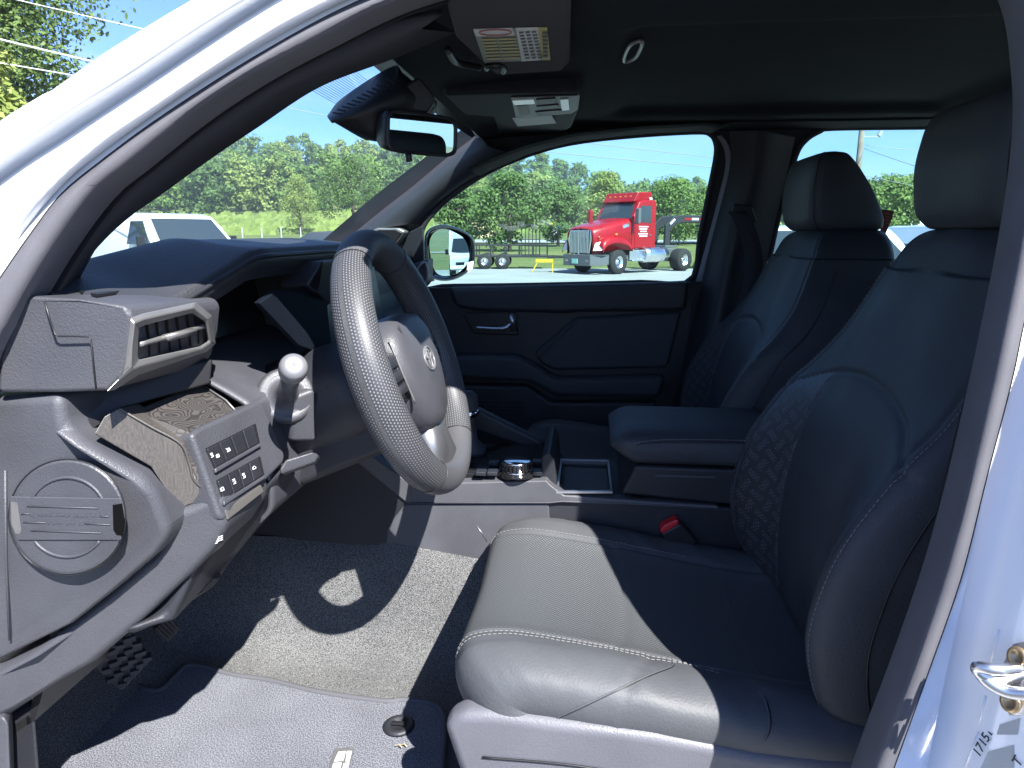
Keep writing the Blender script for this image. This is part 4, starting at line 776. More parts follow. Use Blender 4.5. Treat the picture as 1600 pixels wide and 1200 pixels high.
# cup holder: tray wall, bright rim and grip tabs
zr = 1.062
rim = [VZ(x, y, zr) for x, y in [(869, 771), (957, 771), (951, 721), (876, 719)]]
ctr = sum(rim, Vector()) / 4
ch = sheet('cup_holder', [[tuple(p) for p in rim], [tuple(ctr + (p - ctr) * .92 + Vector((0, 0, .002))) for p in rim], [tuple(ctr + (p - ctr) * .9 - Vector((0, 0, .004))) for p in rim], [tuple(ctr + (p - ctr) * .84 - Vector((0, 0, .08))) for p in rim], [tuple(ctr + (p - ctr) * .1 - Vector((0, 0, .082))) for p in rim]], BLK, CO, cv=True, smooth=False)
mesh('cup_rim', *merge([prismv([a, b, ctr + (b - ctr) * .93, ctr + (a - ctr) * .93], (0, 0, .004)) for a, b in zip(rim, rim[1:] + rim[:1])]), M_('rim_silver', (.5, .5, .52), .3, .5, metal=.9), CO)
for px, py, s in [(948, 742, 1), (938, 752, 1), (900, 765, .8), (922, 766, .8), (880, 755, .8)]:
    prism('grip_tab', [VZ(px - 7 * s, py - 3, zr - .012), VZ(px + 7 * s, py + 1, zr - .012), VZ(px + 5 * s, py + 5, zr - .022), VZ(px - 5 * s, py + 3, zr - .022)], (0, 0, -.006), LABG, CO, .001)
box('cup_surround', (.0, 0, 1.045), (.24, .235, .018), PLD, CO, .004)
# storage box and padded lid
prism('console_box', [V(x, y, YC - .004) for x, y in [(970, 772), (993, 728), (1150, 734), (1330, 740), (1330, 800), (1122, 788)]], (0, .252, 0), PLD, CO, .006, 3)
prism('box_groove', [V(x, y, YC - .0052) for x, y in [(1024, 742), (1118, 745), (1118, 747.5), (1024, 744.5)]], (0, .002, 0), PL, CO, .0004)
ax0, ax1 = .052, .36
def arsec(x):
    t = (x - ax0) / (ax1 - ax0); e = max(0, 1 - t / .16); top = 1.183 - .02 * e ** 2; bot = 1.117 + .034 * e ** 1.3; w = .128 - .022 * e ** 2.5
    r = []
    for a in np.linspace(0, 2 * math.pi, 40, endpoint=False):
        c, s = math.cos(a), math.sin(a); r.append((x, w * math.copysign(abs(c) ** .45, c), (top + bot) / 2 + (top - bot) / 2 * math.copysign(abs(s) ** .5, s) + (.006 * (1 - (c ** 2)) if s > 0 else 0)))
    return r
AR = np.array([arsec(x) for x in np.r_[ax0 + np.linspace(0, 1, 14) ** 2 * .05, np.linspace(ax0 + .06, ax1, 18)]])
arm = mesh('armrest', AR.reshape(-1, 3), gridfaces(AR.shape[0], 40, False, True) + [tuple(range(40)), tuple(range((AR.shape[0] - 1) * 40, AR.shape[0] * 40))], LEA, CO, True)
def dashes(path, seg, gap, r, out):
    P = arc(path, 400); L = np.r_[0, np.cumsum(np.linalg.norm(np.diff(P, axis=0), axis=1))]; pr = []; s = 0
    while s + seg < L[-1]:
        a = np.array([np.interp(s, L, P[:, k]) for k in range(3)]); b = np.array([np.interp(s + seg, L, P[:, k]) for k in range(3)]); m = (a + b) / 2
        pr.append(tubev([a, m + np.array(out) * r * .5, b], r, 5)); s += seg + gap
    return merge(pr)
spth = [V(970, 706, -.108), V(980, 698, -.118), V(1000, 691, -.1285), V(1040, 687, -.129), V(1110, 687, -.129), V(1190, 689, -.129)]
mesh('stitching', *dashes(spth, .0042, .0022, .0006, (0, -1, 0)), THREAD, CO)
tube('lid_seam', [p + Vector((0, .0005, -.004)) for p in spth], .0012, BLK, CO, 6, n=40)
# seat belt buckle
bkc = V(1052, 838, -.14)
bk = prism('belt_buckle', [V(x, y, -.152) for x, y in [(1032, 834), (1062, 818), (1068, 821), (1090, 846), (1084, 860), (1062, 868), (1044, 858)]], (0, .026, 0), BLK, TR, .005, 3)
prism('release_button', [V(x, y, -.1525) for x, y in [(1031, 829), (1036, 822), (1056, 812), (1061, 814), (1061, 820), (1034, 835)]], (0, .026, 0), REDB, bk, .003, 3)
tube('buckle_stalk', [V(1072, 862, -.14), V(1110, 895, -.14), V(1150, 960, -.14)], .012, BLK, bk, 8)
# ================================================================== floor
fl = []
for x in np.linspace(-1.08, .45, 40):
    rise = max(0, (-.78 - x)) * 1.0; base = .725 + rise
    zc0 = float(V(600, 862, YC).z) + .01 if x < -.38 else float(np.interp(x, [-.38, -.21, .3], [.945, .92, .84]))
    fl.append([(x, -.70, .80 + rise * .6), (x, -.682, .745 + rise * .8), (x, -.65, base), (x, -.5, base), (x, -.36, base), (x, -.28, base + .003), (x, -.225, base + .012), (x, -.185, base + .045), (x, -.155, (base + zc0) / 2 + .03), (x, -.135, zc0 - .02), (x, -.118, zc0 + .01)])
Pf = cr(np.array(fl).transpose(1, 0, 2), 50).transpose(1, 0, 2)
sheet('floor_carpet', Pf, CARP, TR)
sheet('floor_carpet', [[(x, y, .73 + max(0, -.78 - x)) for y in (.12, .4, .72)] for x in np.linspace(-1.08, 1.5, 8)], CARP, TR)
# pedals
def pad(name, px, d, nrow, ncol):
    b = prism(name, [V(*p) for p in px], d, RUB, TR, .005, 3); a = [V(*p) - Vector(d).normalized() * .003 for p in px]
    pr = []
    for i in range(nrow):
        for j in range(ncol):
            u, v = (i + .5) / nrow, (j + .5 + (.25 if i % 2 else -.15)) / ncol
            p = (a[0] * (1 - u) + a[1] * u) * (1 - v) + (a[3] * (1 - u) + a[2] * u) * v
            pr.append(boxv(p, (.012, .016, .006), Matrix.Rotation(.6 if (i + j) % 2 else -.7, 3, 'Z')))
    mesh('pad_tread', *merge(pr), RUB, b); return b
pad('pedal', [(138, 1035, -.56), (190, 1080, -.50), (236, 1030, -.50), (205, 985, -.56)], (-.012, .015, -.012), 4, 5)
pb = prism('pedal', [V(*p) for p in [(238, 985, -.43), (262, 1004, -.40), (280, 985, -.40), (262, 965, -.43)]], (-.012, .015, -.01), RUB, TR, .004)
mesh('pad_tread', *merge([tubev([V(242 + i * 5, 981 - i * 4, -.436), V(264 + i * 4, 1001 - i * 4, -.406)], .0018, 5) for i in range(5)]), RUB, pb)
tube('pedal_arm', [V(250, 985, -.41), V(235, 960, -.40), V(225, 900, -.42)], .008, BLK, pb, 8)
tube('pedal_arm', [V(190, 1020, -.52), V(170, 990, -.53), V(165, 900, -.54)], .012, BLK, TR, 8)
# floor mat, a loose thing
zm = .738
mo = [(60, 1330), (66, 1210), (80, 1172), (100, 1150), (186, 1078), (205, 1072), (246, 1083), (272, 1062), (292, 1044), (318, 1045), (365, 1058), (420, 1066), (500, 1085), (600, 1099), (628, 1097), (676, 1104), (694, 1130), (690, 1220), (700, 1330)]
mo2 = [tuple(VZ(x, y, zm)[:2]) for x, y in mo]; mo3 = [tuple(q) for q in cr(np.array(mo2), 110, True)]
FM = plate('floor_mat', mo3, [], lambda x, y: Vector((x, y, zm)), MATC, None, .008, 0, dens=.08)
tag(FM, 'grey carpet floor mat with bound edge lying in the driver footwell, half in sunlight', 'floor mat')
mesh('mat_binding', *tubev([(x, y, zm + .004) for x, y in mo3], .0055, 6, True), M_('binding', (.07, .07, .078), .8), FM, smooth=True)
gc = VZ(623, 1135, zm + .005)
gr_ = lathe('mat_grommet', [(.011, 0), (.026, 0), (.026, .003), (.022, .006), (.014, .006), (.012, .002)], gc, (0, 0, 1), (1, 0, 0), PLD, FM, 32)
prism('grommet_hook', [gc + Vector(q) for q in [(-.012, -.004, .004), (.012, -.004, .004), (.012, .004, .004), (-.012, .004, .004)]], (0, 0, .004), BLK, FM, .001)
bc = VZ(536, 1190, zm + .005); bu = (VZ(552, 1170, zm + .005) - VZ(525, 1170, zm + .005)).normalized(); bv = Vector((0, 0, 1)).cross(bu)
bq = lambda a, b, h: bc + bu * a + bv * b + Vector((0, 0, h))
prism('mat_badge', [VZ(x, y, zm + .0045) for x, y in [(523, 1171), (554, 1170), (540, 1225), (508, 1225)]], (0, 0, .003), SILG, FM, .001)
g2 = lambda x, y: VZ(x, y, zm + .0078)
mesh('badge_figure', *merge([prismv([g2(x, y) for x, y in q], (0, 0, .0008)) for q in ([(529, 1175), (540, 1174), (537, 1188), (522, 1190)], [(542, 1174), (550, 1174), (546, 1190), (540, 1190)], [(521, 1193), (534, 1192), (530, 1208), (516, 1210)], [(537, 1193), (546, 1192), (541, 1210), (533, 1210)])]), INK, FM)
cr_ = random.Random(4); pr = []
for i in range(46):
    px = cr_.gauss(450, 40); py = cr_.gauss(965, 18); p = VZ(px, py, .732); s = cr_.uniform(.0012, .003); pr.append(boxv(p + Vector((0, 0, .004)), (s * 1.8, s, s), Matrix.Rotation(cr_.uniform(0, 3), 3, 'Z')))
for px, py in ((462, 1005), (668, 1010), (624, 1165), (632, 1164)): pr.append(tubev([VZ(px - 6, py, .746), VZ(px, py - 2, .75), VZ(px + 4, py + 3, .746)], .0011, 5))
cb = mesh('leaf_crumbs', *merge(pr), M_('dry_leaf', (.3, .24, .15), .9)); cb['kind'] = 'stuff'; cb['label'] = 'dry leaf crumbs scattered on the carpet of the driver footwell'; cb['category'] = 'crumbs'
# ================================================================== front seats
def surfpt(P, u, v, off=0):
    n, m = P.shape[:2]; a, b = min(max(u, 0), 1) * (n - 1), min(max(v, 0), 1) * (m - 1); i, j = min(int(a), n - 2), min(int(b), m - 2); f, g = a - i, b - j
    p = (P[i, j] * (1 - f) + P[i + 1, j] * f) * (1 - g) + (P[i, j + 1] * (1 - f) + P[i + 1, j + 1] * f) * g
    nn = np.cross(P[i + 1, j] - P[i, j], P[i, j + 1] - P[i, j]); nn = nn / (np.linalg.norm(nn) + 1e-12)
    return p + nn * off
def split(P, cls, spec, par):
    uv = griduv(P); F = gridfaces(*P.shape[:2]); out = []; nv_ = P.shape[1]
    for name, c, mat in spec:
        ff = [f for f in F if cls[f[0] // nv_, f[0] % nv_] == c]
        used = sorted({i for f in ff for i in f}); mp = {o: k for k, o in enumerate(used)}
        out.append(mesh(name, P.reshape(-1, 3)[used], [tuple(mp[i] for i in f) for f in ff], mat, par, True, uv=uv[used]))
    return out
def seat(Y0, side):
    near = -side                               # the outboard side (towards its own door)
    frame = prism('seat', [(-.125, Y0 - .20, .76), (.50, Y0 - .20, .76), (.52, Y0 - .20, .93), (-.10, Y0 - .20, .925)], (0, .40, 0), PLD, TR, .02, 3)
    frame['label'] = 'black leather driver seat, half sunlit, nearest the open door' if Y0 < 0 else 'black leather passenger seat in shade beyond the center console'
    # cushion
    cp = np.array([(-.115, .885), (-.150, .905), (-.172, .935), (-.181, .965), (-.176, .992), (-.155, 1.011), (-.10, 1.0185), (-.02, 1.011), (.06, 1.0), (.14, .986), (.22, .972), (.30, .962), (.40, .96)])
    C = cr(cp, 120); T = np.gradient(C, axis=0); T /= np.linalg.norm(T, axis=1)[:, None]; Nn = np.stack([-T[:, 1], T[:, 0]], 1)
    sec = np.array([(-.225, -.115), (-.246, -.085), (-.262, -.05), (-.260, -.020), (-.240, -.003), (-.205, .004), (-.165, -.004), (-.13, -.014), (-.07, -.022), (0, -.025), (.07, -.022), (.13, -.014), (.165, -.004), (.205, .004), (.240, -.003), (.260, -.020), (.262, -.05), (.246, -.085), (.225, -.115)])
    Sx = cr(sec, 150); Pc = np.zeros((120, 150, 3)); rn = random.Random(3)
    for i in range(120):
        x, z = C[i]; nose = max(0, min(1, (.02 - x) / .17))
        for j in range(150):
            w, d = Sx[j]; dd = d * (1 - .35 * nose) if abs(w) < .2 else d; aw = abs(w) / .264
            xx = x + Nn[i, 0] * dd + nose * .055 * aw ** 4; zz = z + Nn[i, 1] * dd
            zz += .012 * max(0, (x - .0) / .3) * (aw > .6) * (aw - .6) - (.004 * nose * aw ** 3)
            # soft wrinkles in the bolster leather
            if aw > .66 and nose < .9: zz += .0014 * math.sin(x * 62 + w * 40) * math.exp(-((x - .16) / .11) ** 2) + .0004 * math.sin(x * 130 + w * 90)
            for sx in (.165,):                   # seam grooves
                zz -= .004 * math.exp(-((abs(w) - sx) / .0045) ** 2)
            if abs(w) < .165: zz -= .0035 * math.exp(-((x - .055 - .02 * (1 - (w / .165) ** 2)) / .004) ** 2)
            if abs(w) > .165: zz -= .0035 * math.exp(-((x - (.105 + (abs(w) - .165) * -.5)) / .004) ** 2)
            Pc[i, j] = (xx, Y0 + w, zz)
    cls = np.zeros((120, 150), int)
    for i in range(120):
        for j in range(150):
            if abs(Sx[j][0]) < .163 and Nn[i, 1] > -.35: cls[i, j] = 1 if C[i, 0] < .245 else 0
    split(Pc, cls, [('cushion', 0, LEAS), ('cushion_insert', 1, MESHF)], frame)
    def onc(w, i0, i1, off=.0008):
        r = []; jj = min(range(150), key=lambda j: abs(Sx[j][0] - w) + (10 if (j < 30 or j > 119) else 0))
        for i in np.linspace(i0, i1, 60): r.append(surfpt(Pc, i, jj / 149, off))
        return r
    for w in (-.172, -.184, .172):
        ph_ = onc(w, .17, .80); mesh('stitching', *dashes(ph_, .0046, .0026, .0006, (0, 0, 1)), THREAD, frame)
    # seam running down across the outboard bolster, as the cover is sewn
    o_ = -1 if Y0 < 0 else 1
    def boff(x, s): # point on the outboard bolster by station x and arc position s (0 seam .. 1 lower edge)
        i = min(range(30, 120), key=lambda k: abs(C[k, 0] - x)); j = int(49 - 40 * s); j = j if o_ < 0 else 149 - j
        return Pc[i, j]
    for pts in ([(.125, .0), (.118, .12), (.09, .3), (.05, .5), (.0, .72), (-.04, .9)], [(.225, .0), (.236, .3), (.234, .6), (.22, .9)]):
        q_ = arc([boff(x, s) + np.array([0, o_ * .0006, .0004]) for x, s in pts], 40); tube('bolster_seam', q_, .0013, LEAS, frame, 6)
        tube('bolster_seam', [p + np.array([.0022, 0, -.0006]) for p in q_], .0009, BLK, frame, 6)
    # side trim
    o = -1 if Y0 < 0 else 1
    st_ = [(-.172, .935), (-.150, .955), (-.11, .958), (.10, .944), (.215, .928), (.30, .925), (.42, .93), (.42, .80), (-.10, .80), (-.15, .86)]
    tr_ = prism('seat_side_trim', [(x, Y0 + o * .268, z) for x, z in st_], (0, -o * .04, 0), PLT_, frame, .016, 4)
    tube('trim_groove', [(x, Y0 + o * .2695, z) for x, z in [(-.12, .895), (.0, .893), (.12, .878), (.25, .86)]], .0016, BLK, frame, 6, n=30)
    # backrest
    st2 = np.array([  # z, bolster crest x, centre x, half width, back x
        (.90, .37, .355, .225, .50), (.945, .325, .34, .244, .50), (.98, .297, .334, .254, .50), (1.05, .277, .330, .262, .505), (1.11, .279, .332, .266, .515), (1.19, .301, .343, .268, .53), (1.28, .354, .370, .266, .55),
        (1.335, .402, .398, .257, .60), (1.39, .440, .424, .240, .63), (1.45, .466, .450, .216, .655), (1.51, .488, .474, .190, .66), (1.548, .502, .492, .164, .655), (1.566, .522, .518, .144, .645), (1.57, .55, .55, .12, .63)])
    B = cr(st2, 150)
    Pb = np.zeros((150, 170, 3)); Wn = np.zeros((150, 170))
    for i in range(150):
        z, xb, xc, hw, xk = B[i]; depth = xk - min(xb, xc)
        s2 = [(-.80, xk), (-.95, xk - .02), (-1.0, xk - depth * .35), (-1.0, xb + (xk - xb) * .30), (-.975, xb + .022), (-.93, xb + .003), (-.86, xb), (-.72, xb + (xc - xb) * .35), (-.56, xb + (xc - xb) * .8), (-.42, xc), (-.2, xc + .001), (0, xc + .002)]
        s2 = s2 + [(-a, b) for a, b in s2[-2::-1]]
        Q = cr(np.array(s2), 170)
        for j in range(170):
            w = Q[j, 0]; x = Q[j, 1]; front = 1 if abs(w) < .97 and 20 < j < 149 else 0
            za = 1.345 - .075 * (abs(w)) ** 2.2
            if front: x += .005 * math.exp(-((z - za) / .0045) ** 2) + .003 * math.exp(-((w - .44) / .018) ** 2) * (z < za) + .003 * math.exp(-((abs(w) - .86) / .016) ** 2)
            lz = z + (-.012 * math.sin(abs(w) * 1.5) if z > 1.5 else 0)
            Pb[i, j] = (x, Y0 + w * hw, lz); Wn[i, j] = w
    cls = np.zeros((150, 170), int)
    for i in range(150):
        for j in range(170):
            w = abs(Wn[i, j]); z = B[i, 0]; za = 1.345 - .075 * w ** 2.2
            if 20 < j < 149 and z < za and .44 < w < .86 and z > .95 and Wn[i, j] > 0: cls[i, j] = 1
    split(Pb, cls, [('backrest', 0, LEA), ('backrest_insert', 1, GLYPH)], frame)
    mesh('backrest_back', [tuple(Pb[i, j]) for i in range(0, 150, 3) for j in (0, 169)], [(2 * i, 2 * i + 1, 2 * i + 3, 2 * i + 2) for i in range(49)], PLD, frame)
    for sg in (-1, 1):
        jj = min(range(170), key=lambda j: abs(Wn[60, j] - sg * .915) + (9 if j < 16 or j > 153 else 0))
        pth = [surfpt(Pb, i, jj / 169, 0) + np.array([-.0012, sg * .0008, 0]) for i in np.linspace(.14, .80, 70)]
        mesh('stitching', *dashes(pth, .0046, .0026, .00055, (-1, 0, 0)), THREAD, frame)
        j2 = 24 if sg < 0 else 145
        pth = [surfpt(Pb, i, j2 / 169, 0) + np.array([-.0003, sg * .0012, 0]) for i in np.linspace(.08, .72, 50)]
        tube('backrest_seam', pth, .0013, BLK, frame, 6)
    # headrest
    rows = []
    for z, hw, x0, x1, p in [(1.556, .085, .53, .60, 3), (1.557, .112, .506, .645, 4), (1.562, .124, .494, .658, 4.6), (1.585, .131, .482, .656, 5.5), (1.64, .133, .478, .628, 6), (1.685, .131, .484, .598, 5.5), (1.708, .127, .490, .580, 5), (1.722, .116, .500, .568, 4.4), (1.727, .095, .515, .555, 4)]:
        r = []
        for a in np.linspace(0, 2 * math.pi, 56, endpoint=False):
            c, s = math.cos(a), math.sin(a); cc = math.copysign(abs(c) ** (2 / p), c); ss = math.copysign(abs(s) ** (2 / p), s)
            taper = 1 - .10 * max(0, cc)       # narrower at the back
            r.append(((x0 + x1) / 2 + (x1 - x0) / 2 * cc, Y0 + hw * ss * taper, z))
        rows.append(r)
    Ph = cr(np.array(rows), 40); nn = 56
    hr_ = mesh('headrest', Ph.reshape(-1, 3), gridfaces(40, nn, False, True) + [tuple(reversed(range(nn))), tuple(range(39 * nn, 40 * nn))], LEA, frame, True, uv=None)
    for k in (20, 36): tube('headrest_seam', [Ph[i, k] + (Ph[i, k] - np.array([.56, Y0, 1.64])) * .004 for i in range(4, 38)], .0011, BLK, frame, 5)
    lathe('headrest_post', [(.008, -.03), (.008, .05)], (.56, Y0 - .05, 1.54), (0, 0, 1), (1, 0, 0), BLK, frame, 10); lathe('headrest_post', [(.008, -.03), (.008, .05)], (.56, Y0 + .05, 1.54), (0, 0, 1), (1, 0, 0), BLK, frame, 10)
    return frame
seat(-.37, 1); seat(.37, -1)
# rear bench
rb_ = prism('rear_bench', [(.95, -.62, .98), (1.38, -.62, .95), (1.50, -.62, 1.40), (1.58, -.62, 1.42), (1.60, -.62, .78), (.95, -.62, .78)], (0, 1.24, 0), LEA, TR, .04, 3)
# ================================================================== outside: ground, road, hills
def sst(a, b, x): t = max(0, min(1, (x - a) / (b - a))); return t * t * (3 - 2 * t)
def TH(x, y):
    d = math.hypot(x * .55, y) if y > 0 else abs(y) * .3
    lf = sst(20, -60, x - y * .02) 
    return .9 * sst(55, 125, d) + (1.4 + 5.6 * lf) * sst(125, 225, d) + (13 + 15 * lf) * sst(225, 400, d) + 8 * sst(380, 560, d)
gx = np.r_[np.linspace(-700, -120, 24), np.linspace(-100, 100, 70), np.linspace(120, 700, 24)]; gy = np.r_[np.linspace(-400, -30, 10), np.linspace(-15, 130, 60), np.linspace(134, 430, 60), np.linspace(470, 900, 8)]
GRASS = ground('grass_ground', (.055, .085, .022), (.17, .18, .06), .12, 3.5, bumpd=.05)
go = sheet('ground', [[(x, y, TH(x, y) - .02) for y in gy] for x in gx], GRASS); go['kind'] = 'structure'
LOT = ground('lot_concrete', (.20, .205, .20), (.29, .295, .285), .4, 14, bumpd=.004)
lo = sheet('parking_lot', [[(x, y, .0) for y in np.linspace(-1.6, 31.5, 14)] for x in np.linspace(-60, 80, 20)], LOT); lo['kind'] = 'structure'
ROADM = ground('road_surface', (.25, .25, .25), (.34, .34, .33), .5, 8, bumpd=.004)
dv = sheet('unseen_dark_ground', [[(x, y, .004) for y in np.linspace(-60, -1.6, 10)] for x in np.linspace(-60, 80, 20)], ground('low_bounce_ground', (.045, .045, .047), (.07, .07, .07), .5, 12, bumpd=.004)); dv['kind'] = 'structure'  # unseen driver-side ground, made dark to cut light bounced into the cabin
ro = sheet('road', [[(x, y, TH(x, y) + .12) for y in (86, 90, 94, 98)] for x in np.linspace(-420, 420, 120)], ROADM); ro['kind'] = 'structure'
r2 = sheet('road_line', [[(x, y, TH(x, y) + .135) for y in (91.85, 92.0)] for x in np.linspace(-420, 420, 120)], INK); r2['kind'] = 'structure'
# ------------------------------------------------------------------ trees
RNG = np.random.default_rng(11)
LF = [leafmat('leaf_deep', (.058, .10, .025), (.13, .20, .05)), leafmat('leaf_mid', (.08, .14, .028), (.185, .265, .062)), leafmat('leaf_bright', (.15, .20, .04), (.28, .33, .09))]
BARK = M_('bark', (.12, .09, .065), .9, .2, bump=(8, .6, .03), var=.3, varscale=4)
def crown(h, w, base, ncl, nq, s, rng, big=1.0):
    """leaf quads gathered in clumps through an uneven crown; returns quads (n,4,3)"""
    a = rng.uniform(0, 2 * math.pi, ncl); zz = rng.uniform(0, 1, ncl) ** .8; prof_ = np.sin(np.pi * np.clip(zz * .86 + .12, 0, 1)) ** .7
    rr = np.sqrt(rng.uniform(.05, 1, ncl)) * w / 2 * prof_ * rng.uniform(.78, 1.12, ncl)
    C = np.stack([rr * np.cos(a), rr * np.sin(a), base + (h - base) * (.05 + .9 * zz)], 1); rad = w * big * rng.uniform(.10, .19, ncl)
    ci = np.repeat(np.arange(ncl), nq); n = len(ci)
    d = rng.normal(size=(n, 3)); d /= np.linalg.norm(d, axis=1)[:, None]; p = C[ci] + d * (rad[ci] * rng.uniform(.35, 1.08, n) ** .6)[:, None] * np.array([1, 1, .78])
    nn = d + np.array([0, -.25, .35]) + rng.normal(size=(n, 3)) * .5; nn /= np.linalg.norm(nn, axis=1)[:, None]
    t = np.cross(nn, rng.normal(size=(n, 3))); t /= np.linalg.norm(t, axis=1)[:, None]; b = np.cross(nn, t)
    k = (s * rng.uniform(.6, 1.3, n))[:, None]
    return np.stack([p - t * k, p + b * k * .62, p + t * k, p - b * k * .62], 1)
def quads(name, Q, mat, parent=None, world=False):
    n = len(Q); me = bpy.data.meshes.new(name); me.vertices.add(n * 4); me.loops.add(n * 4); me.polygons.add(n)
    me.vertices.foreach_set('co', Q.astype(np.float32).ravel()); me.loops.foreach_set('vertex_index', np.arange(n * 4, dtype=np.int32))
    me.polygons.foreach_set('loop_start', np.arange(0, n * 4, 4, dtype=np.int32)); me.polygons.foreach_set('loop_total', np.full(n, 4, dtype=np.int32)); me.update()
    me.materials.append(mat); return new_obj(name, me, parent, world)
def tree(label, px, D, h, w, kind, base=.25, ncl=46, nq=70, s=.3, group=None, seed=1, name='tree'):
    p = VD(px, 365, D); z = TH(p.x, p.y); t = thing(name, label, 'tree' if name == 'tree' else 'bush', (p.x, p.y, z), 0, group)
    rng = np.random.default_rng(seed); quads('crown', crown(h, w, h * base, ncl, nq, s, rng), LF[kind], t)
    parts = [tubev(arc([(0, 0, -.2), (.05 * h * .1, .02 * h, h * .35), (-.01 * h, .01 * h, h * .8)], 12), np.linspace(.028 * h, .008 * h, 12), 8)]
    for k in range(5):
        a = k * 1.3 + seed; parts.append(tubev(arc([(0, 0, h * (.28 + .07 * k)), (math.cos(a) * w * .18, math.sin(a) * w * .18, h * (.42 + .07 * k)), (math.cos(a) * w * .33, math.sin(a) * w * .33, h * (.52 + .08 * k))], 8), np.linspace(.011 * h, .003 * h, 8), 6))
    mesh('trunk', *merge(parts), BARK, t, True, world=False); return t
tree('tall leafy green tree at the top left beside the windscreen pillar', -62, 33, 15.5, 9.4, 0, .08, 420, 230, .095, seed=3)
tree('bright yellow green bush below the tall tree outside the windscreen pillar', 0, 24, 6.4, 3.4, 2, .1, 46, 90, .12, seed=5, name='bush')
G = 'field trees beyond the grass strip'
for lb, px, D, h, w, kd, sd in [
    ('broad dark olive tree left of the red truck, behind the black utility trailer', 796, 64, 6.6, 6.6, 0, 7),
    ('slim dark tree half hidden by the passenger windscreen pillar', 716, 70, 6.2, 4.4, 0, 8),
    ('mid green tree directly behind the hood of the red truck', 872, 78, 6.6, 5.0, 0, 9),
    ('bright green rounded tree rising behind the red cab roof', 948, 92, 8.6, 6.6, 2, 10),
    ('wide green tree right of the red cab, over the gooseneck trailer', 1046, 84, 7.4, 7.4, 1, 12),
    ('large soft green tree seen through windscreen just left of the far pillar', 552, 112, 12.2, 10.5, 0, 13),
    ('pale green tree right of the red truck near the door edge', 1104, 88, 6.6, 6.0, 1, 14),
    ('tall dense tree seen through the rear side window beside the headrest', 1382, 74, 6.2, 8.0, 1, 15),
    ('bright young tree in the field left of the far windscreen pillar', 470, 150, 11, 9, 2, 16)]:
    tree(lb, px, D, h, w, kd, .08, 70, 120, .15, G, sd)
# hillside wood
QS = [[], [], []]; rg = np.random.default_rng(5); nT = 0
for row, (D0, n) in enumerate([(222, 58), (240, 60), (260, 60), (284, 60), (312, 60), (344, 80), (380, 80)]):
    for k in range(n):
        px = -120 + (1720) * (k + rg.uniform(.1, .9)) / n; D = D0 * rg.uniform(.96, 1.05); p = VD(px, 365, D)
        h = rg.uniform(11, 18) * (1 if px < 700 else .85); w = h * rg.uniform(.6, .85); Q = crown(h, w, h * .04, 17, 70 if row < 4 else 50, .55 if row < 3 else .75, rg, 1.35) + np.array([p.x, p.y, TH(p.x, p.y)])
        QS[int(rg.choice(3, p=[.42, .43, .15]))].append(Q)
wv = np.concatenate([np.concatenate(q) for q in QS]); wi = np.concatenate([np.full(sum(len(a) for a in q), i) for i, q in enumerate(QS)])
wd = quads('hillside_wood', wv, LF[0]); wd.data.materials.append(LF[1]); wd.data.materials.append(LF[2]); wd.data.polygons.foreach_set('material_index', wi.astype(np.int32))
tag(wd, 'green wooded hillside filling the skyline behind the field', 'woods', kind='stuff')
# rough grass edge
Qg = []
for k in range(3600):
    px = rg.uniform(-50, 1560); D = rg.uniform(150, 222); p = VD(px, 365, D); Qg.append((p.x, p.y, TH(p.x, p.y)))
Qg = np.array(Qg); n = len(Qg); hh = rg.uniform(.5, 1.3, n); ww = rg.uniform(.5, 1.2, n)
rgq = np.stack([Qg + np.stack([-ww, 0 * ww, 0 * ww], 1), Qg + np.stack([ww, 0 * ww, 0 * ww], 1), Qg + np.stack([ww * .6, .3 * ww, hh], 1), Qg + np.stack([-ww * .6, .3 * ww, hh * .8], 1)], 1)
tg = quads('tall_grass', rgq, LF[2]); tag(tg, 'rough tall grass at the foot of the wooded hillside', 'grass', kind='stuff')
# ------------------------------------------------------------------ cables and poles
WIRE = M_('wire', (.25, .26, .28), .5); WIREW = M_('pale_wire', (.75, .76, .78), .4)
def cable(label, a, b, sag, r, m, group='overhead wires'):
    a, b = Vector(a), Vector(b); pts = [a.lerp(b, t) - Vector((0, 0, sag * 4 * t * (1 - t))) for t in np.linspace(0, 1, 24)]
    o = tube('overhead_wire', pts, r, m, None, 6); tag(o, label, 'wire', group); return o
def VDz(px, py, D): return VD(px, py, D)
cable('thick white overhead wire crossing the tall tree at upper left', VD(-160, 22, 22), VD(420, 158, 30), .05, .022, WIREW)
cable('pale lower overhead wire below the white one at upper left', VD(-160, 70, 22), VD(420, 165, 30), .05, .014, WIREW)
cable('thin blue overhead wire high in the sky at upper left', VD(-160, -45, 26), VD(420, 88, 34), .05, .014, WIREW)
cable('dark wire over trees in the passenger window, lower one', VD(560, 205, 40), VD(1240, 272, 40), .1, .018, WIRE)
cable('dark wire in the passenger window, upper one near the roof', VD(700, 195, 40), VD(1240, 258, 40), .1, .016, WIRE)
cable('faint dark wire across the windscreen below the camera pod', VD(430, 165, 40), VD(560, 190, 40), .0, .016, WIRE)
PW = M_('pole_wood', (.2, .17, .14), .9, .2, var=.2)
pp = VD(1331, 365, 40); up = thing('utility_pole', 'wooden utility pole with grey transformer seen through the rear side window', 'utility pole', (pp.x, pp.y, 0))
mesh('pole', *tubev([(0, 0, -.2), (0, 0, 9.2)], [.16, .12], 12), PW, up, True, world=False)
lathe('transformer', [(0, 6.55), (.21, 6.55), (.23, 6.6), (.23, 7.35), (.18, 7.45), (0, 7.47)], (-.3, -.12, 0), (0, 0, 1), (1, 0, 0), M_('transformer_grey', (.5, .5, .5), .4), up, 20, world=False)
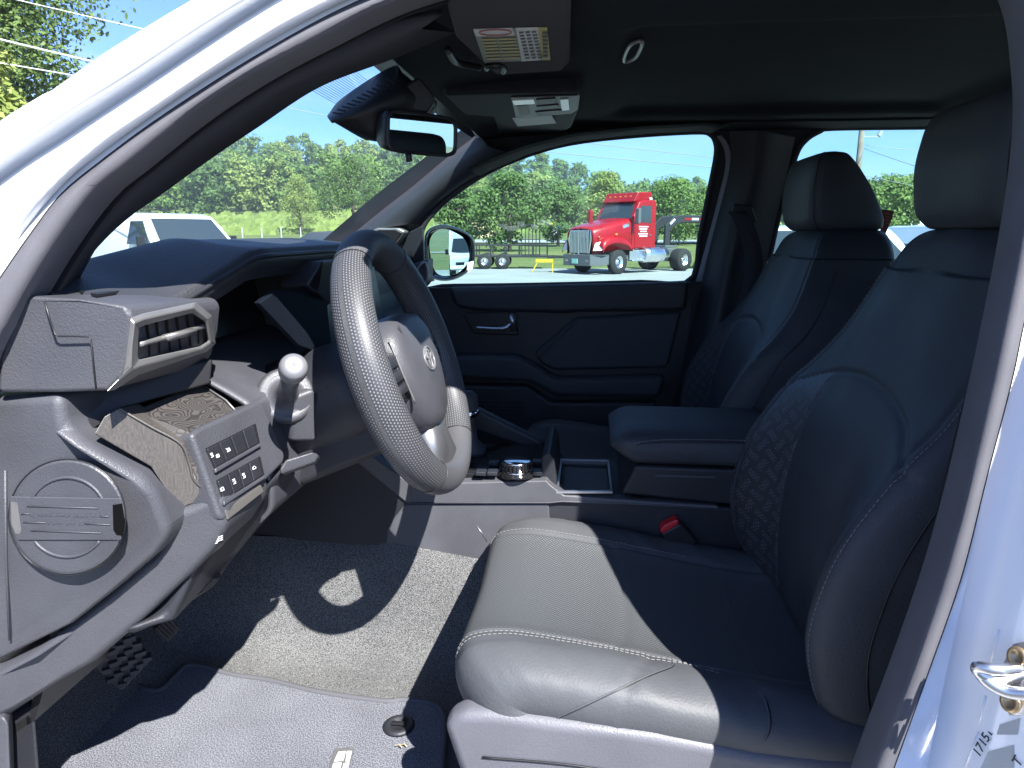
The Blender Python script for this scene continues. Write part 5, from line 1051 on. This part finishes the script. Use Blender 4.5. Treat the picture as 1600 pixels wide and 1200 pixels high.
mesh('bracket', *merge([boxv((.45, -.05, 6.15), (.9, .06, .06)), boxv((.85, -.05, 6.3), (.16, .12, .26), Matrix.Rotation(.5, 3, 'Y'))]), M_('bracket_grey', (.3, .3, .3), .5), up, world=False)
cable('wire sagging right from the utility pole arm', VD(1352, 226, 40), VD(1640, 195, 44), .6, .014, WIRE, 'wires from the pole')
cable('wire running down right from the utility pole', VD(1350, 232, 40), VD(1640, 318, 30), .1, .014, WIRE, 'wires from the pole')
cable('lowest wire above the trees in the rear side window', VD(1240, 250, 50), VD(1640, 330, 50), .1, .016, WIRE, 'wires from the pole')
# ------------------------------------------------------------------ vehicles
CARW = M_('car_white', (.74, .76, .78), .2, .5, coat=.8); CARG = GLS; GLASSD = M_('car_glass', (.03, .04, .05), .06, .6); RED = M_('truck_red', (.27, .004, .008), .35, .35, coat=.3, var=.12, varscale=2); REDD = M_('truck_red_trim', (.25, .004, .008), .4)
DGR = M_('bumper_grey', (.09, .095, .1), .5); ALU = M_('polished_aluminium', (.75, .75, .76), .25, .5, metal=1); TIRE = M_('tyre', (.025, .025, .026), .85, .2); ORA = M_('amber_lens', (.7, .25, .03), .3); PLT = M_('plate_teal', (.25, .5, .45), .5)
def lw(name, parts, m, par, bev=.02, **k): return mesh(name, *merge(parts), m, par, bevel=bev, world=False, **k)
def wheel_(par, x, y, r, w, dual=False):
    s = 1 if y > 0 else -1
    wv = lathe('wheel', [(r * .5, -w / 2), (r * .93, -w / 2), (r, -w * .36), (r, w * .36), (r * .93, w / 2), (r * .5, w / 2)], (x, y, r), (0, s, 0), (0, 0, 1), TIRE, par, 30, caps=False, world=False)
    lathe('rim', [(0, w * .3), (r * .16, w * .32), (r * .2, w * .12), (r * .34, w * .16), (r * .5, w * .36), (r * .57, w * .5), (r * .57, -w * .4), (r * .1, -w * .4)], (x, y, r), (0, s, 0), (0, 0, 1), ALU, wv, 24, world=False)
    if r > .45: mesh('hub_bolts', *merge([lathev([(0, .0), (.016, .0), (.016, .03), (0, .03)], (x + r * .27 * math.cos(a), y + s * w * .12, r + r * .27 * math.sin(a)), (0, s, 0), (0, 0, 1), 6) for a in np.linspace(0, 2 * math.pi, 10, endpoint=False)]), TIRE, wv, world=False)
def suv(label, loc, rz, paint, van=False, high=False, group=None, name='parked_suv'):
    t = thing(name, label, 'van' if van else 'car', loc, rz, group); H = 2.7 if high else (2.05 if van else 1.64); hw = 1.0 if van else .94
    if van: prof = [(2.55, .35), (2.62, .6), (2.55, .95), (2.35, 1.12), (1.72, 1.28), (.95, H - .16), (.6, H - .04), (0, H), (-2.3, H - .02), (-2.62, H - .15), (-2.7, 1.0), (-2.66, .4)]
    else: prof = [(2.3, .3), (2.36, .55), (2.3, .85), (2.05, .99), (1.05, 1.10), (.25, H - .09), (-.1, H - .015), (-.9, H), (-1.75, H - .06), (-2.25, 1.12), (-2.36, .9), (-2.32, .35)]
    P = cr(np.array(prof), 90, True); sec = [(-1.0, .94), (-.985, .985), (-.93, 1), (0, 1.004), (.93, 1), (.985, .985), (1.0, .94)]
    zb = 1.0 if not van else 1.2
    grid = []
    for yy, k in sec:
        r = []
        for x, z in P:
            wz = 1 - .16 * max(0, (z - zb)) / (H - zb) if not high else 1 - .07 * max(0, (z - zb)) / (H - zb); wx = 1 - .10 * sst(1.4, 2.5, abs(x)); cz = (H + .35) / 2
            r.append((x * (k if abs(x) > 1.8 else 1), yy * hw * wz * wx, cz + (z - cz) * k))
        grid.append(r)
    G = np.array(grid); ny, npf = G.shape[:2]
    b = mesh('body', G.reshape(-1, 3), gridfaces(ny, npf, False, True) + [tuple(range(npf)), tuple(reversed(range((ny - 1) * npf, ny * npf)))], paint, t, True, world=False, angle=40)
    a0, a1 = (prof[4], prof[5]); up = Vector((a1[0] - a0[0], 0, a1[1] - a0[1])); nrm = Vector((up.z, 0, -up.x)).normalized()
    A = Vector((a0[0], 0, a0[1])) + up * .04 + nrm * .03; Bp = Vector((a0[0], 0, a0[1])) + up * (.97 if not high else .62) + nrm * .05
    ws_ = [A + Vector((-.02, -hw * .86, 0)), A + Vector((.06, -hw * .4, 0)), A + Vector((.06, hw * .4, 0)), A + Vector((-.02, hw * .86, 0)), Bp + Vector((-.02, hw * (.70 if not van else .74), 0)), Bp + Vector((.04, hw * .35, 0)), Bp + Vector((.04, -hw * .35, 0)), Bp + Vector((-.02, -hw * (.70 if not van else .74), 0))]
    mesh('windshield', *prismv(ws_, -nrm * .05), GLASSD, t, bevel=.01, world=False)
    for s in (-1, 1):
        zt_ = H - .2 if not high else 1.95; zb_ = 1.3 if van else 1.08; f0, f1 = (1.35, .85) if van else (.75, .12)
        rear = .1 if van else -1.9
        for x0, x1, x2, x3 in ([(f0, f1, rear + .05, rear)] if van else [(f0, f1, -.5, -.5), (-.56, -.56, -1.4, -1.5), (-1.56, -1.46, -1.7, -2.0)]):
            yb, yt = hw * 1.0, hw * .875
            mesh('window', *prismv([Vector((x0, s * (yb + .004), zb_)), Vector((x1, s * (yt + .004), zt_)), Vector((x2, s * (yt + .004), zt_)), Vector((x3, s * (yb + .004), zb_))], (0, -s * .05, 0)), GLASSD, t, bevel=.008, world=False)
        lw('headlight', [prismv([Vector((prof[2][0] - .02, s * hw * .5, .78)), Vector((prof[2][0] - .08, s * hw * .86, .80)), Vector((prof[2][0] - .16, s * hw * .88, .92)), Vector((prof[2][0] - .06, s * hw * .52, .88))], (.06, 0, 0))], LENS, t)
        lw('door_mirror', [boxv((f0 - .1, s * (hw + .13), zb_ + .05), (.12, .2, .16 if not van else .3))], paint if not van else BLK, t, .03)
    lw('grille', [boxv((prof[1][0] - .03, 0, .66), (.08, hw * 1.2, .22))], BLK, t)
    for x in (1.55, -1.5):
        for y in (-hw + .1, hw - .1): wheel_(t, x, y, .35, .22)
    return t
p = VD(258, 365, 20.5); suv('white van in front of the truck, seen through the windscreen at left', (p.x, p.y, 0), math.atan2(CAMP.y - p.y, CAMP.x - p.x) + .42, CARW, True, False, 'white parked vehicles', 'parked_van')
suv('white high roof van reflected in the passenger side mirror', (31, 26, 0), math.atan2(-26, -31), CARW, True, True, None, 'parked_van')
suv('white parked car behind the passenger headrest, only its roof and dark glass showing', (2.36, 6.7, 0), R(-90), CARW, group='white parked vehicles', name='parked_car')
suv('white parked car with dark windscreen seen between the two front headrests', (4.40, 6.4, 0), R(-90), CARW, group='white parked vehicles', name='parked_car')
p = VD(497, 365, 27); suv('black car roof just above the dash, left of the steering wheel top', (p.x, p.y, 0), R(200), M_('car_black', (.03, .032, .035), .2, .5, coat=.8), name='parked_car')
# red day-cab tractor
sp = VD(938, 365, 29); SM = thing('semi_truck', 'red day cab semi truck with chrome grille parked outside the passenger window', 'truck', (sp.x, sp.y, 0), R(225)); SM.scale = (.92, .92, .92)
def ring_(x, hw, z0, z1, top, rd=.2): return [(x, -hw, z0), (x, -hw, z1 - rd), (x, -hw + rd * .6, z1 - rd * .2), (x, -top, z1), (x, 0, z1 + .03), (x, top, z1), (x, hw - rd * .6, z1 - rd * .2), (x, hw, z1 - rd), (x, hw, z0)]
hd_ = np.array([ring_(1.22, .74, .85, 1.86, .35), ring_(1.12, .80, .85, 1.93, .4), ring_(.6, .93, .95, 2.05, .5), ring_(-.2, 1.02, 1.0, 2.20, .6), ring_(-.85, 1.06, 1.0, 2.32, .7)])
hs = sheet('hood', cr(hd_, 22), RED, SM, .02, world=False)
for s in (-1, 1):
    fa_ = np.array([[(x_, s * y, z) for y, z in ((.74, zt_ - .02), (1.02, zt_ - .05), (1.18, zt_ - .16), (1.22, zt_ - .34))] for x_, zt_ in ((1.06, 1.22), (.96, 1.44), (.6, 1.60), (.1, 1.62), (-.4, 1.52), (-.72, 1.30))])
    sheet('fender', cr(cr(fa_, 20).transpose(1, 0, 2), 12).transpose(1, 0, 2), RED, SM, .03, world=False)
    lw('headlight', [prismv([(1.20, s * .78, .98), (1.10, s * 1.16, 1.0), (.70, s * 1.235, 1.26), (1.02, s * 1.0, 1.36), (1.14, s * .84, 1.30)], (.05, s * .02, 0))], LENS, SM)
    lw('fender_lamp', [boxv((.25, s * 1.17, 1.66), (.12, .05, .06)), boxv((1.0, s * .9, 1.55), (.06, .06, .05))], ORA, SM, .01)
    lw('hood_intake', [prismv([(-.25, s * 1.03, 2.02), (-.62, s * 1.06, 2.14), (-.62, s * 1.06, 1.98), (-.3, s * 1.04, 1.9)], (0, s * .02, 0))], ALU, SM, .01)
    lw('wing_mirror', [boxv((-.78, s * 1.42, 2.42), (.16, .22, .62)), boxv((-.8, s * 1.3, 2.12), (.06, .3, .06))], DGR if s > 0 else REDD, SM, .03)
lw('grille', [prismv([(1.24, -.56, .86), (1.24, .56, .86), (1.26, .70, 1.45), (1.22, .62, 1.84), (1.22, -.62, 1.84), (1.26, -.70, 1.45)], (-.05, 0, 0))], CHR, SM, .03)
lw('grille_bars', [boxv((1.275, y, 1.34), (.03, .045, .9)) for y in np.r_[np.linspace(-.52, -.1, 6), np.linspace(.1, .52, 6)]] + [boxv((1.275, 0, 1.34), (.04, .08, 1.0))], ALU, SM, .008)
lw('grille_backing', [boxv((1.262, 0, 1.34), (.01, 1.14, .92))], M_('grille_backing_grey', (.12, .12, .12), .4), SM, 0)  # plain grey panel behind the grille bars
lw('bumper', [prismv([(1.36, -.75, .34), (1.36, .75, .34), (1.15, 1.18, .36), (.75, 1.23, .40), (.75, 1.23, .82), (1.15, 1.2, .84), (1.38, .75, .84), (1.38, -.75, .84), (1.15, -1.2, .84), (.75, -1.23, .82), (.75, -1.23, .40), (1.15, -1.18, .36)][:0] or [(1.40, -.8, .36), (1.40, .8, .36), (1.40, .8, .83), (1.40, -.8, .83)], (-.3, 0, 0)), prismv([(1.40, .8, .36), (1.05, 1.2, .38), (.72, 1.23, .42), (.72, 1.23, .82), (1.05, 1.22, .83), (1.40, .8, .83)], (-.05, -.12, 0)), prismv([(1.40, -.8, .36), (1.05, -1.2, .38), (.72, -1.23, .42), (.72, -1.23, .82), (1.05, -1.22, .83), (1.40, -.8, .83)], (-.05, .12, 0))], DGR, SM, .02)
lw('license_plate', [boxv((1.41, -.1, .55), (.02, .34, .2))], PLT, SM, 0)
lw('fog_lamp', [boxv((1.37, y, .58), (.06, .22, .12)) for y in (-.62, .62)], LENS, SM, .01)
cabp = [(-.80, 1.05), (-.80, 2.28), (-1.22, 3.02), (-1.5, 3.10), (-2.25, 3.12), (-2.35, 3.0), (-2.35, 1.05)]
cb_ = lw('cab', [prismv([(x, -1.10, z) for x, z in cabp], (0, 2.2, 0))], RED, SM, .07, seg=3)
lw('windshield', [prismv([(-.83, -1.0, 2.33), (-.76, 0, 2.33), (-.83, 1.0, 2.33), (-1.19, .92, 2.96), (-1.13, 0, 2.96), (-1.19, -.92, 2.96)], (-.04, 0, 0))], GLASSD, SM, .01)
lw('roof_fairing', [prismv([(-1.05, -.95, 3.02), (-1.28, -.9, 3.42), (-2.1, -.86, 3.46), (-2.3, -.9, 3.02)], (0, 1.85, 0))], RED, SM, .05, seg=3)
lw('cab_lamps', [boxv((-1.20, y, 3.26), (.06, .1, .05)) for y in (-.6, -.3, 0, .3, .6)], ORA, SM, .01)
for s in (-1, 1):
    dr = lw('door', [prismv([(-.98, s * 1.105, 1.12), (-.98, s * 1.105, 2.30), (-1.32, s * 1.105, 2.92), (-2.08, s * 1.105, 2.92), (-2.08, s * 1.105, 1.12)], (0, s * .012, 0))], REDD, SM, .01)
    lw('window', [prismv([(-1.06, s * 1.118, 2.2), (-1.06, s * 1.118, 2.36), (-1.32, s * 1.118, 2.86), (-1.98, s * 1.118, 2.86), (-1.98, s * 1.118, 2.12)], (0, s * .008, 0))], GLASSD, dr, .01)
    lw('door_lettering', [boxv((-1.5 + .02 * (k % 2), s * 1.12, 1.98 - k * .1), (.62 - .1 * (k % 3), .006, .045)) for k in range(5)], INK, dr, 0)
    lw('handle', [boxv((-1.95, s * 1.13, 1.62), (.16, .03, .05))], DGR, dr, .01)
    lathe('fuel_tank', [(0, -.75), (.30, -.75), (.33, -.72), (.33, .72), (.30, .75), (0, .75)], (-2.35, s * .98, .78), (1, 0, 0), (0, 0, 1), ALU, SM, 30, world=False)
    for x in (-2.8, -2.35, -1.9): mesh('tank_strap', *lathev([(.325, -.03), (.34, -.03), (.34, .03), (.325, .03)], (x, s * .98, .78), (1, 0, 0), (0, 0, 1), 30), CHR, SM, world=False)
    lw('step', [boxv((-1.25, s * 1.08, .98), (.95, .28, .06)), boxv((-1.25, s * 1.08, .55), (.95, .28, .06)), boxv((-1.25, s * .98, .76), (.95, .1, .42))], ALU, SM, .015)
    for x in (0, -4.35): wheel_(SM, x, s * (1.02 if x == 0 else .95), .51, .28 if x == 0 else .55)
lw('chassis', [boxv((-2.6, y, .88), (5.2, .1, .26)) for y in (-.42, .42)] + [boxv((-4.3, 0, 1.1), (.9, .9, .1)), boxv((.0, 0, .6), (.2, 1.8, .16)), boxv((-4.3, 0, .52), (.2, 1.7, .2)), boxv((-.1, 0, 1.0), (1.6, .9, .5))], DGR, SM, .02)
lw('hose_rack', [boxv((-2.5, 0, 1.75), (.08, .5, .6)), boxv((-2.55, .2, 1.3), (.06, .06, .8))], M_('hose_red', (.4, .05, .04), .6), SM, .01)
lw('marker_lamp', [boxv((-2.0, y, 3.16), (.14, .1, .1)) for y in (-1.02, 1.02)], LENS, SM, .02)
# gooseneck trailer behind the truck
gp = VD(1064, 365, 33); GT = thing('gooseneck_trailer', 'black gooseneck trailer with red and white reflective tape behind the red truck', 'trailer', (gp.x, gp.y, 0), R(205))
BKM = M_('trailer_black', (.018, .018, .02), .45)
nk = lambda y: prismv([(1.15, y, 1.0), (1.15, y, 1.9), (.75, y, 2.28), (.3, y, 2.34), (-4.5, y, 2.30), (-4.5, y, 1.98), (.3, y, 2.02), (.6, y, 1.95), (.9, y, 1.7), (.9, y, 1.0)], (0, .16, 0))
lw('neck', [nk(-.6), nk(.44), boxv((1.0, 0, 1.05), (.3, 1.1, .16)), boxv((-1.2, 0, 2.16), (.2, 1.1, .2))], BKM, GT, .02)
lw('tape', [boxv((x, y, 2.17), (.34, .008, .09)) for x in (-.3, -1.1, -1.9) for y in (-.61, .61)] + [boxv((.82, y, 2.06), (.3, .008, .09), Matrix.Rotation(.75, 3, 'Y')) for y in (-.61, .61)], INK, GT, 0)
lw('tape', [boxv((x, y, 2.17), (.34, .008, .09)) for x in (.06, -.7, -1.5) for y in (-.61, .61)], REDD, GT, 0)
lw('deck', [boxv((-6.2, 0, 1.02), (7.0, 2.2, .2)), boxv((-3.0, 0, 1.6), (.2, 1.8, 1.2)), boxv((-2.0, 0, 1.9), (1.6, 1.5, .08))], BKM, GT, .02)
for x in (-6.2, -7.1):
    for y in (-1.0, 1.0): wheel_(GT, x, y, .4, .3)
# black utility trailer with mesh gate
up_ = VD(790, 365, 33); UT = thing('utility_trailer', 'black open utility trailer with tall mesh ramp gate left of the red truck', 'trailer', (up_.x, up_.y, 0), R(4))
lw('rails', [boxv((0, y, 1.05), (3.9, .06, .06)) for y in (-.8, .8)] + [boxv((x, y, .8), (.05, .05, .5)) for x in np.linspace(-1.9, 1.9, 7) for y in (-.8, .8)] + [boxv((0, y, .56), (3.9, .08, .1)) for y in (-.8, .8)], BKM, UT, .008)
lw('deck', [boxv((0, 0, .56), (3.9, 1.6, .06))], M_('deck_wood', (.12, .09, .06), .9, var=.2), UT, .005)
lw('ramp_gate', [boxv((1.55, y, 1.25), (.05, .05, 1.4)) for y in np.linspace(-.8, .8, 9)] + [boxv((1.55 + .0, 0, z), (.05, 1.6, .05)) for z in (.6, 1.0, 1.45, 1.93)] + [boxv((x, -.8, 1.25), (.04, .04, 1.4)) for x in np.linspace(.75, 1.55, 6)] + [boxv((1.15, -.8, z), (.8, .04, .04)) for z in (.62, 1.3, 1.93)], BKM, UT, .006)
lw('drawbar', [boxv((2.5, y, .52), (1.3, .08, .1), Matrix.Rotation(-.45 * (1 if y > 0 else -1), 3, 'Z')) for y in (-.3, .3)] + [boxv((3.05, 0, .62), (.1, .1, .5))], BKM, UT, .01)
for x in (-.1, -.9):
    for y in (-.92, .92): wheel_(UT, x, y, .34, .2)
yp = VD(851, 365, 29.5); ys_ = thing('yellow_stand', 'low yellow metal stand on the grass between trailer and red truck', 'stand', (yp.x, yp.y, 0))
YEL = M_('yellow_paint', (.5, .35, .02), .45)
lw('top_bar', [boxv((0, 0, .46), (.72, .1, .14))], YEL, ys_, .01); lw('leg', [boxv((-.38, 0, .22), (.05, .06, .5), Matrix.Rotation(.5, 3, 'Y'))], YEL, ys_, .005); lw('leg', [boxv((.34, 0, .22), (.05, .06, .46))], YEL, ys_, .005)
# road sign, sand pile, houses
sg = VD(868, 365, 84); sz = TH(sg.x, sg.y); RS = thing('road_sign', 'yellow diamond warning sign by the road behind the red truck hood', 'road sign', (sg.x, sg.y, sz))
lw('post', [boxv((0, 0, 1.2), (.09, .09, 2.4))], ZINC, RS, 0); lw('sign_panel', [boxv((0, -.06, 2.3), (.85, .03, .85), Matrix.Rotation(R(45), 3, 'Y'))], YEL, RS, .01); lw('plaque', [boxv((0, -.06, 1.4), (.8, .03, .5))], INK, RS, .01)
sq = VD(733, 365, 128); rg3 = np.random.default_rng(2)
sd_ = sheet('sand_pile', [[(sq.x + r * math.cos(a) * 1.5, sq.y + r * math.sin(a), TH(sq.x, sq.y) - .2 + 3.4 * (1 - r / 5) ** 1.2 + rg3.normal() * .07) for a in np.linspace(0, 2 * math.pi, 26, endpoint=False)] for r in np.linspace(.05, 5, 10)], ground('sand', (.32, .22, .12), (.5, .38, .22), .5, 3), None, cv=True)
tag(sd_, 'orange sand pile in the field beside the windscreen pillar', 'sand pile')
for lb, px, D, c in [('small white house with grey roof far off between the headrests', 1428, 175, (.7, .7, .68)), ('second pale house further right beside the near headrest', 1462, 178, (.62, .6, .56))]:
    q = VD(px, 365, D); z = TH(q.x, q.y); hs_ = thing('house', lb, 'house', (q.x, q.y, z), R(20), 'far houses'); wm_ = M_('house_wall', c, .8)
    lw('wall', [boxv((0, 0, 1.6), (8, 6, 3.2))], wm_, hs_, 0); lw('roof', [prismv([(-4.3, -3.4, 3.2), (-4.3, 0, 5.2), (-4.3, 3.4, 3.2)], (8.6, 0, 0))], M_('roof_grey', (.3, .3, .31), .8), hs_, 0)
    for x in (-2.5, 0, 2.5): lw('window', [boxv((x, -3.02, 1.8), (1.0, .06, 1.2))], GLASSD, hs_, 0)
# fence posts on the field edge
for k, px in enumerate(np.linspace(318, 470, 6)):
    q = VD(px, 365, 131); f = mesh('fence_post', *merge([boxv((q.x, q.y, TH(q.x, q.y) + .8), (.14, .14, 1.7)), boxv((q.x, q.y, TH(q.x, q.y) + 1.68), (.18, .18, .06))]), M_('post_grey', (.45, .45, .42), .8) if k == 0 else bpy.data.materials['post_grey'])
    tag(f, 'pale post standing in the field grass right of the white van', 'fence post', 'field posts')
# red printed card hanging by the rear side window
rc = [(1377, 327), (1397, 329), (1394, 342), (1384, 365), (1376, 362)]
cd_ = prism('printed_card', [V(x, y, .60) for x, y in rc], (0, .003, 0), M_('card_red', (.22, .05, .03), .7), None, .0004)
tag(cd_, 'dark red printed card hanging in the rear side window beside the passenger headrest', 'card')
mesh('card_print', *merge([boxv(V(1386 + k % 2, 334 + k * 5, .5985), (.010, .0006, .0016)) for k in range(4)]), M_('card_ink', (.5, .2, .05), .7), cd_, world=False)
# ------------------------------------------------------------------ thin summer haze over the whole place
hv, hf = boxv((0, 330, 37), (1460, 1180, 76)); HZ = mesh('haze', hv, hf, bpy.data.materials.new('haze_air'))
HM = bpy.data.materials['haze_air']; HM.use_nodes = True; HM.node_tree.nodes.remove(HM.node_tree.nodes['Principled BSDF'])
pv_ = HM.node_tree.nodes.new('ShaderNodeVolumePrincipled'); pv_.inputs['Color'].default_value = (.86, .92, 1, 1); pv_.inputs['Density'].default_value = .00042; pv_.inputs['Anisotropy'].default_value = .2
HM.node_tree.links.new(pv_.outputs[0], HM.node_tree.nodes['Material Output'].inputs['Volume'])
tag(HZ, 'thin pale summer haze softening the far wooded hills', 'haze', kind='stuff')
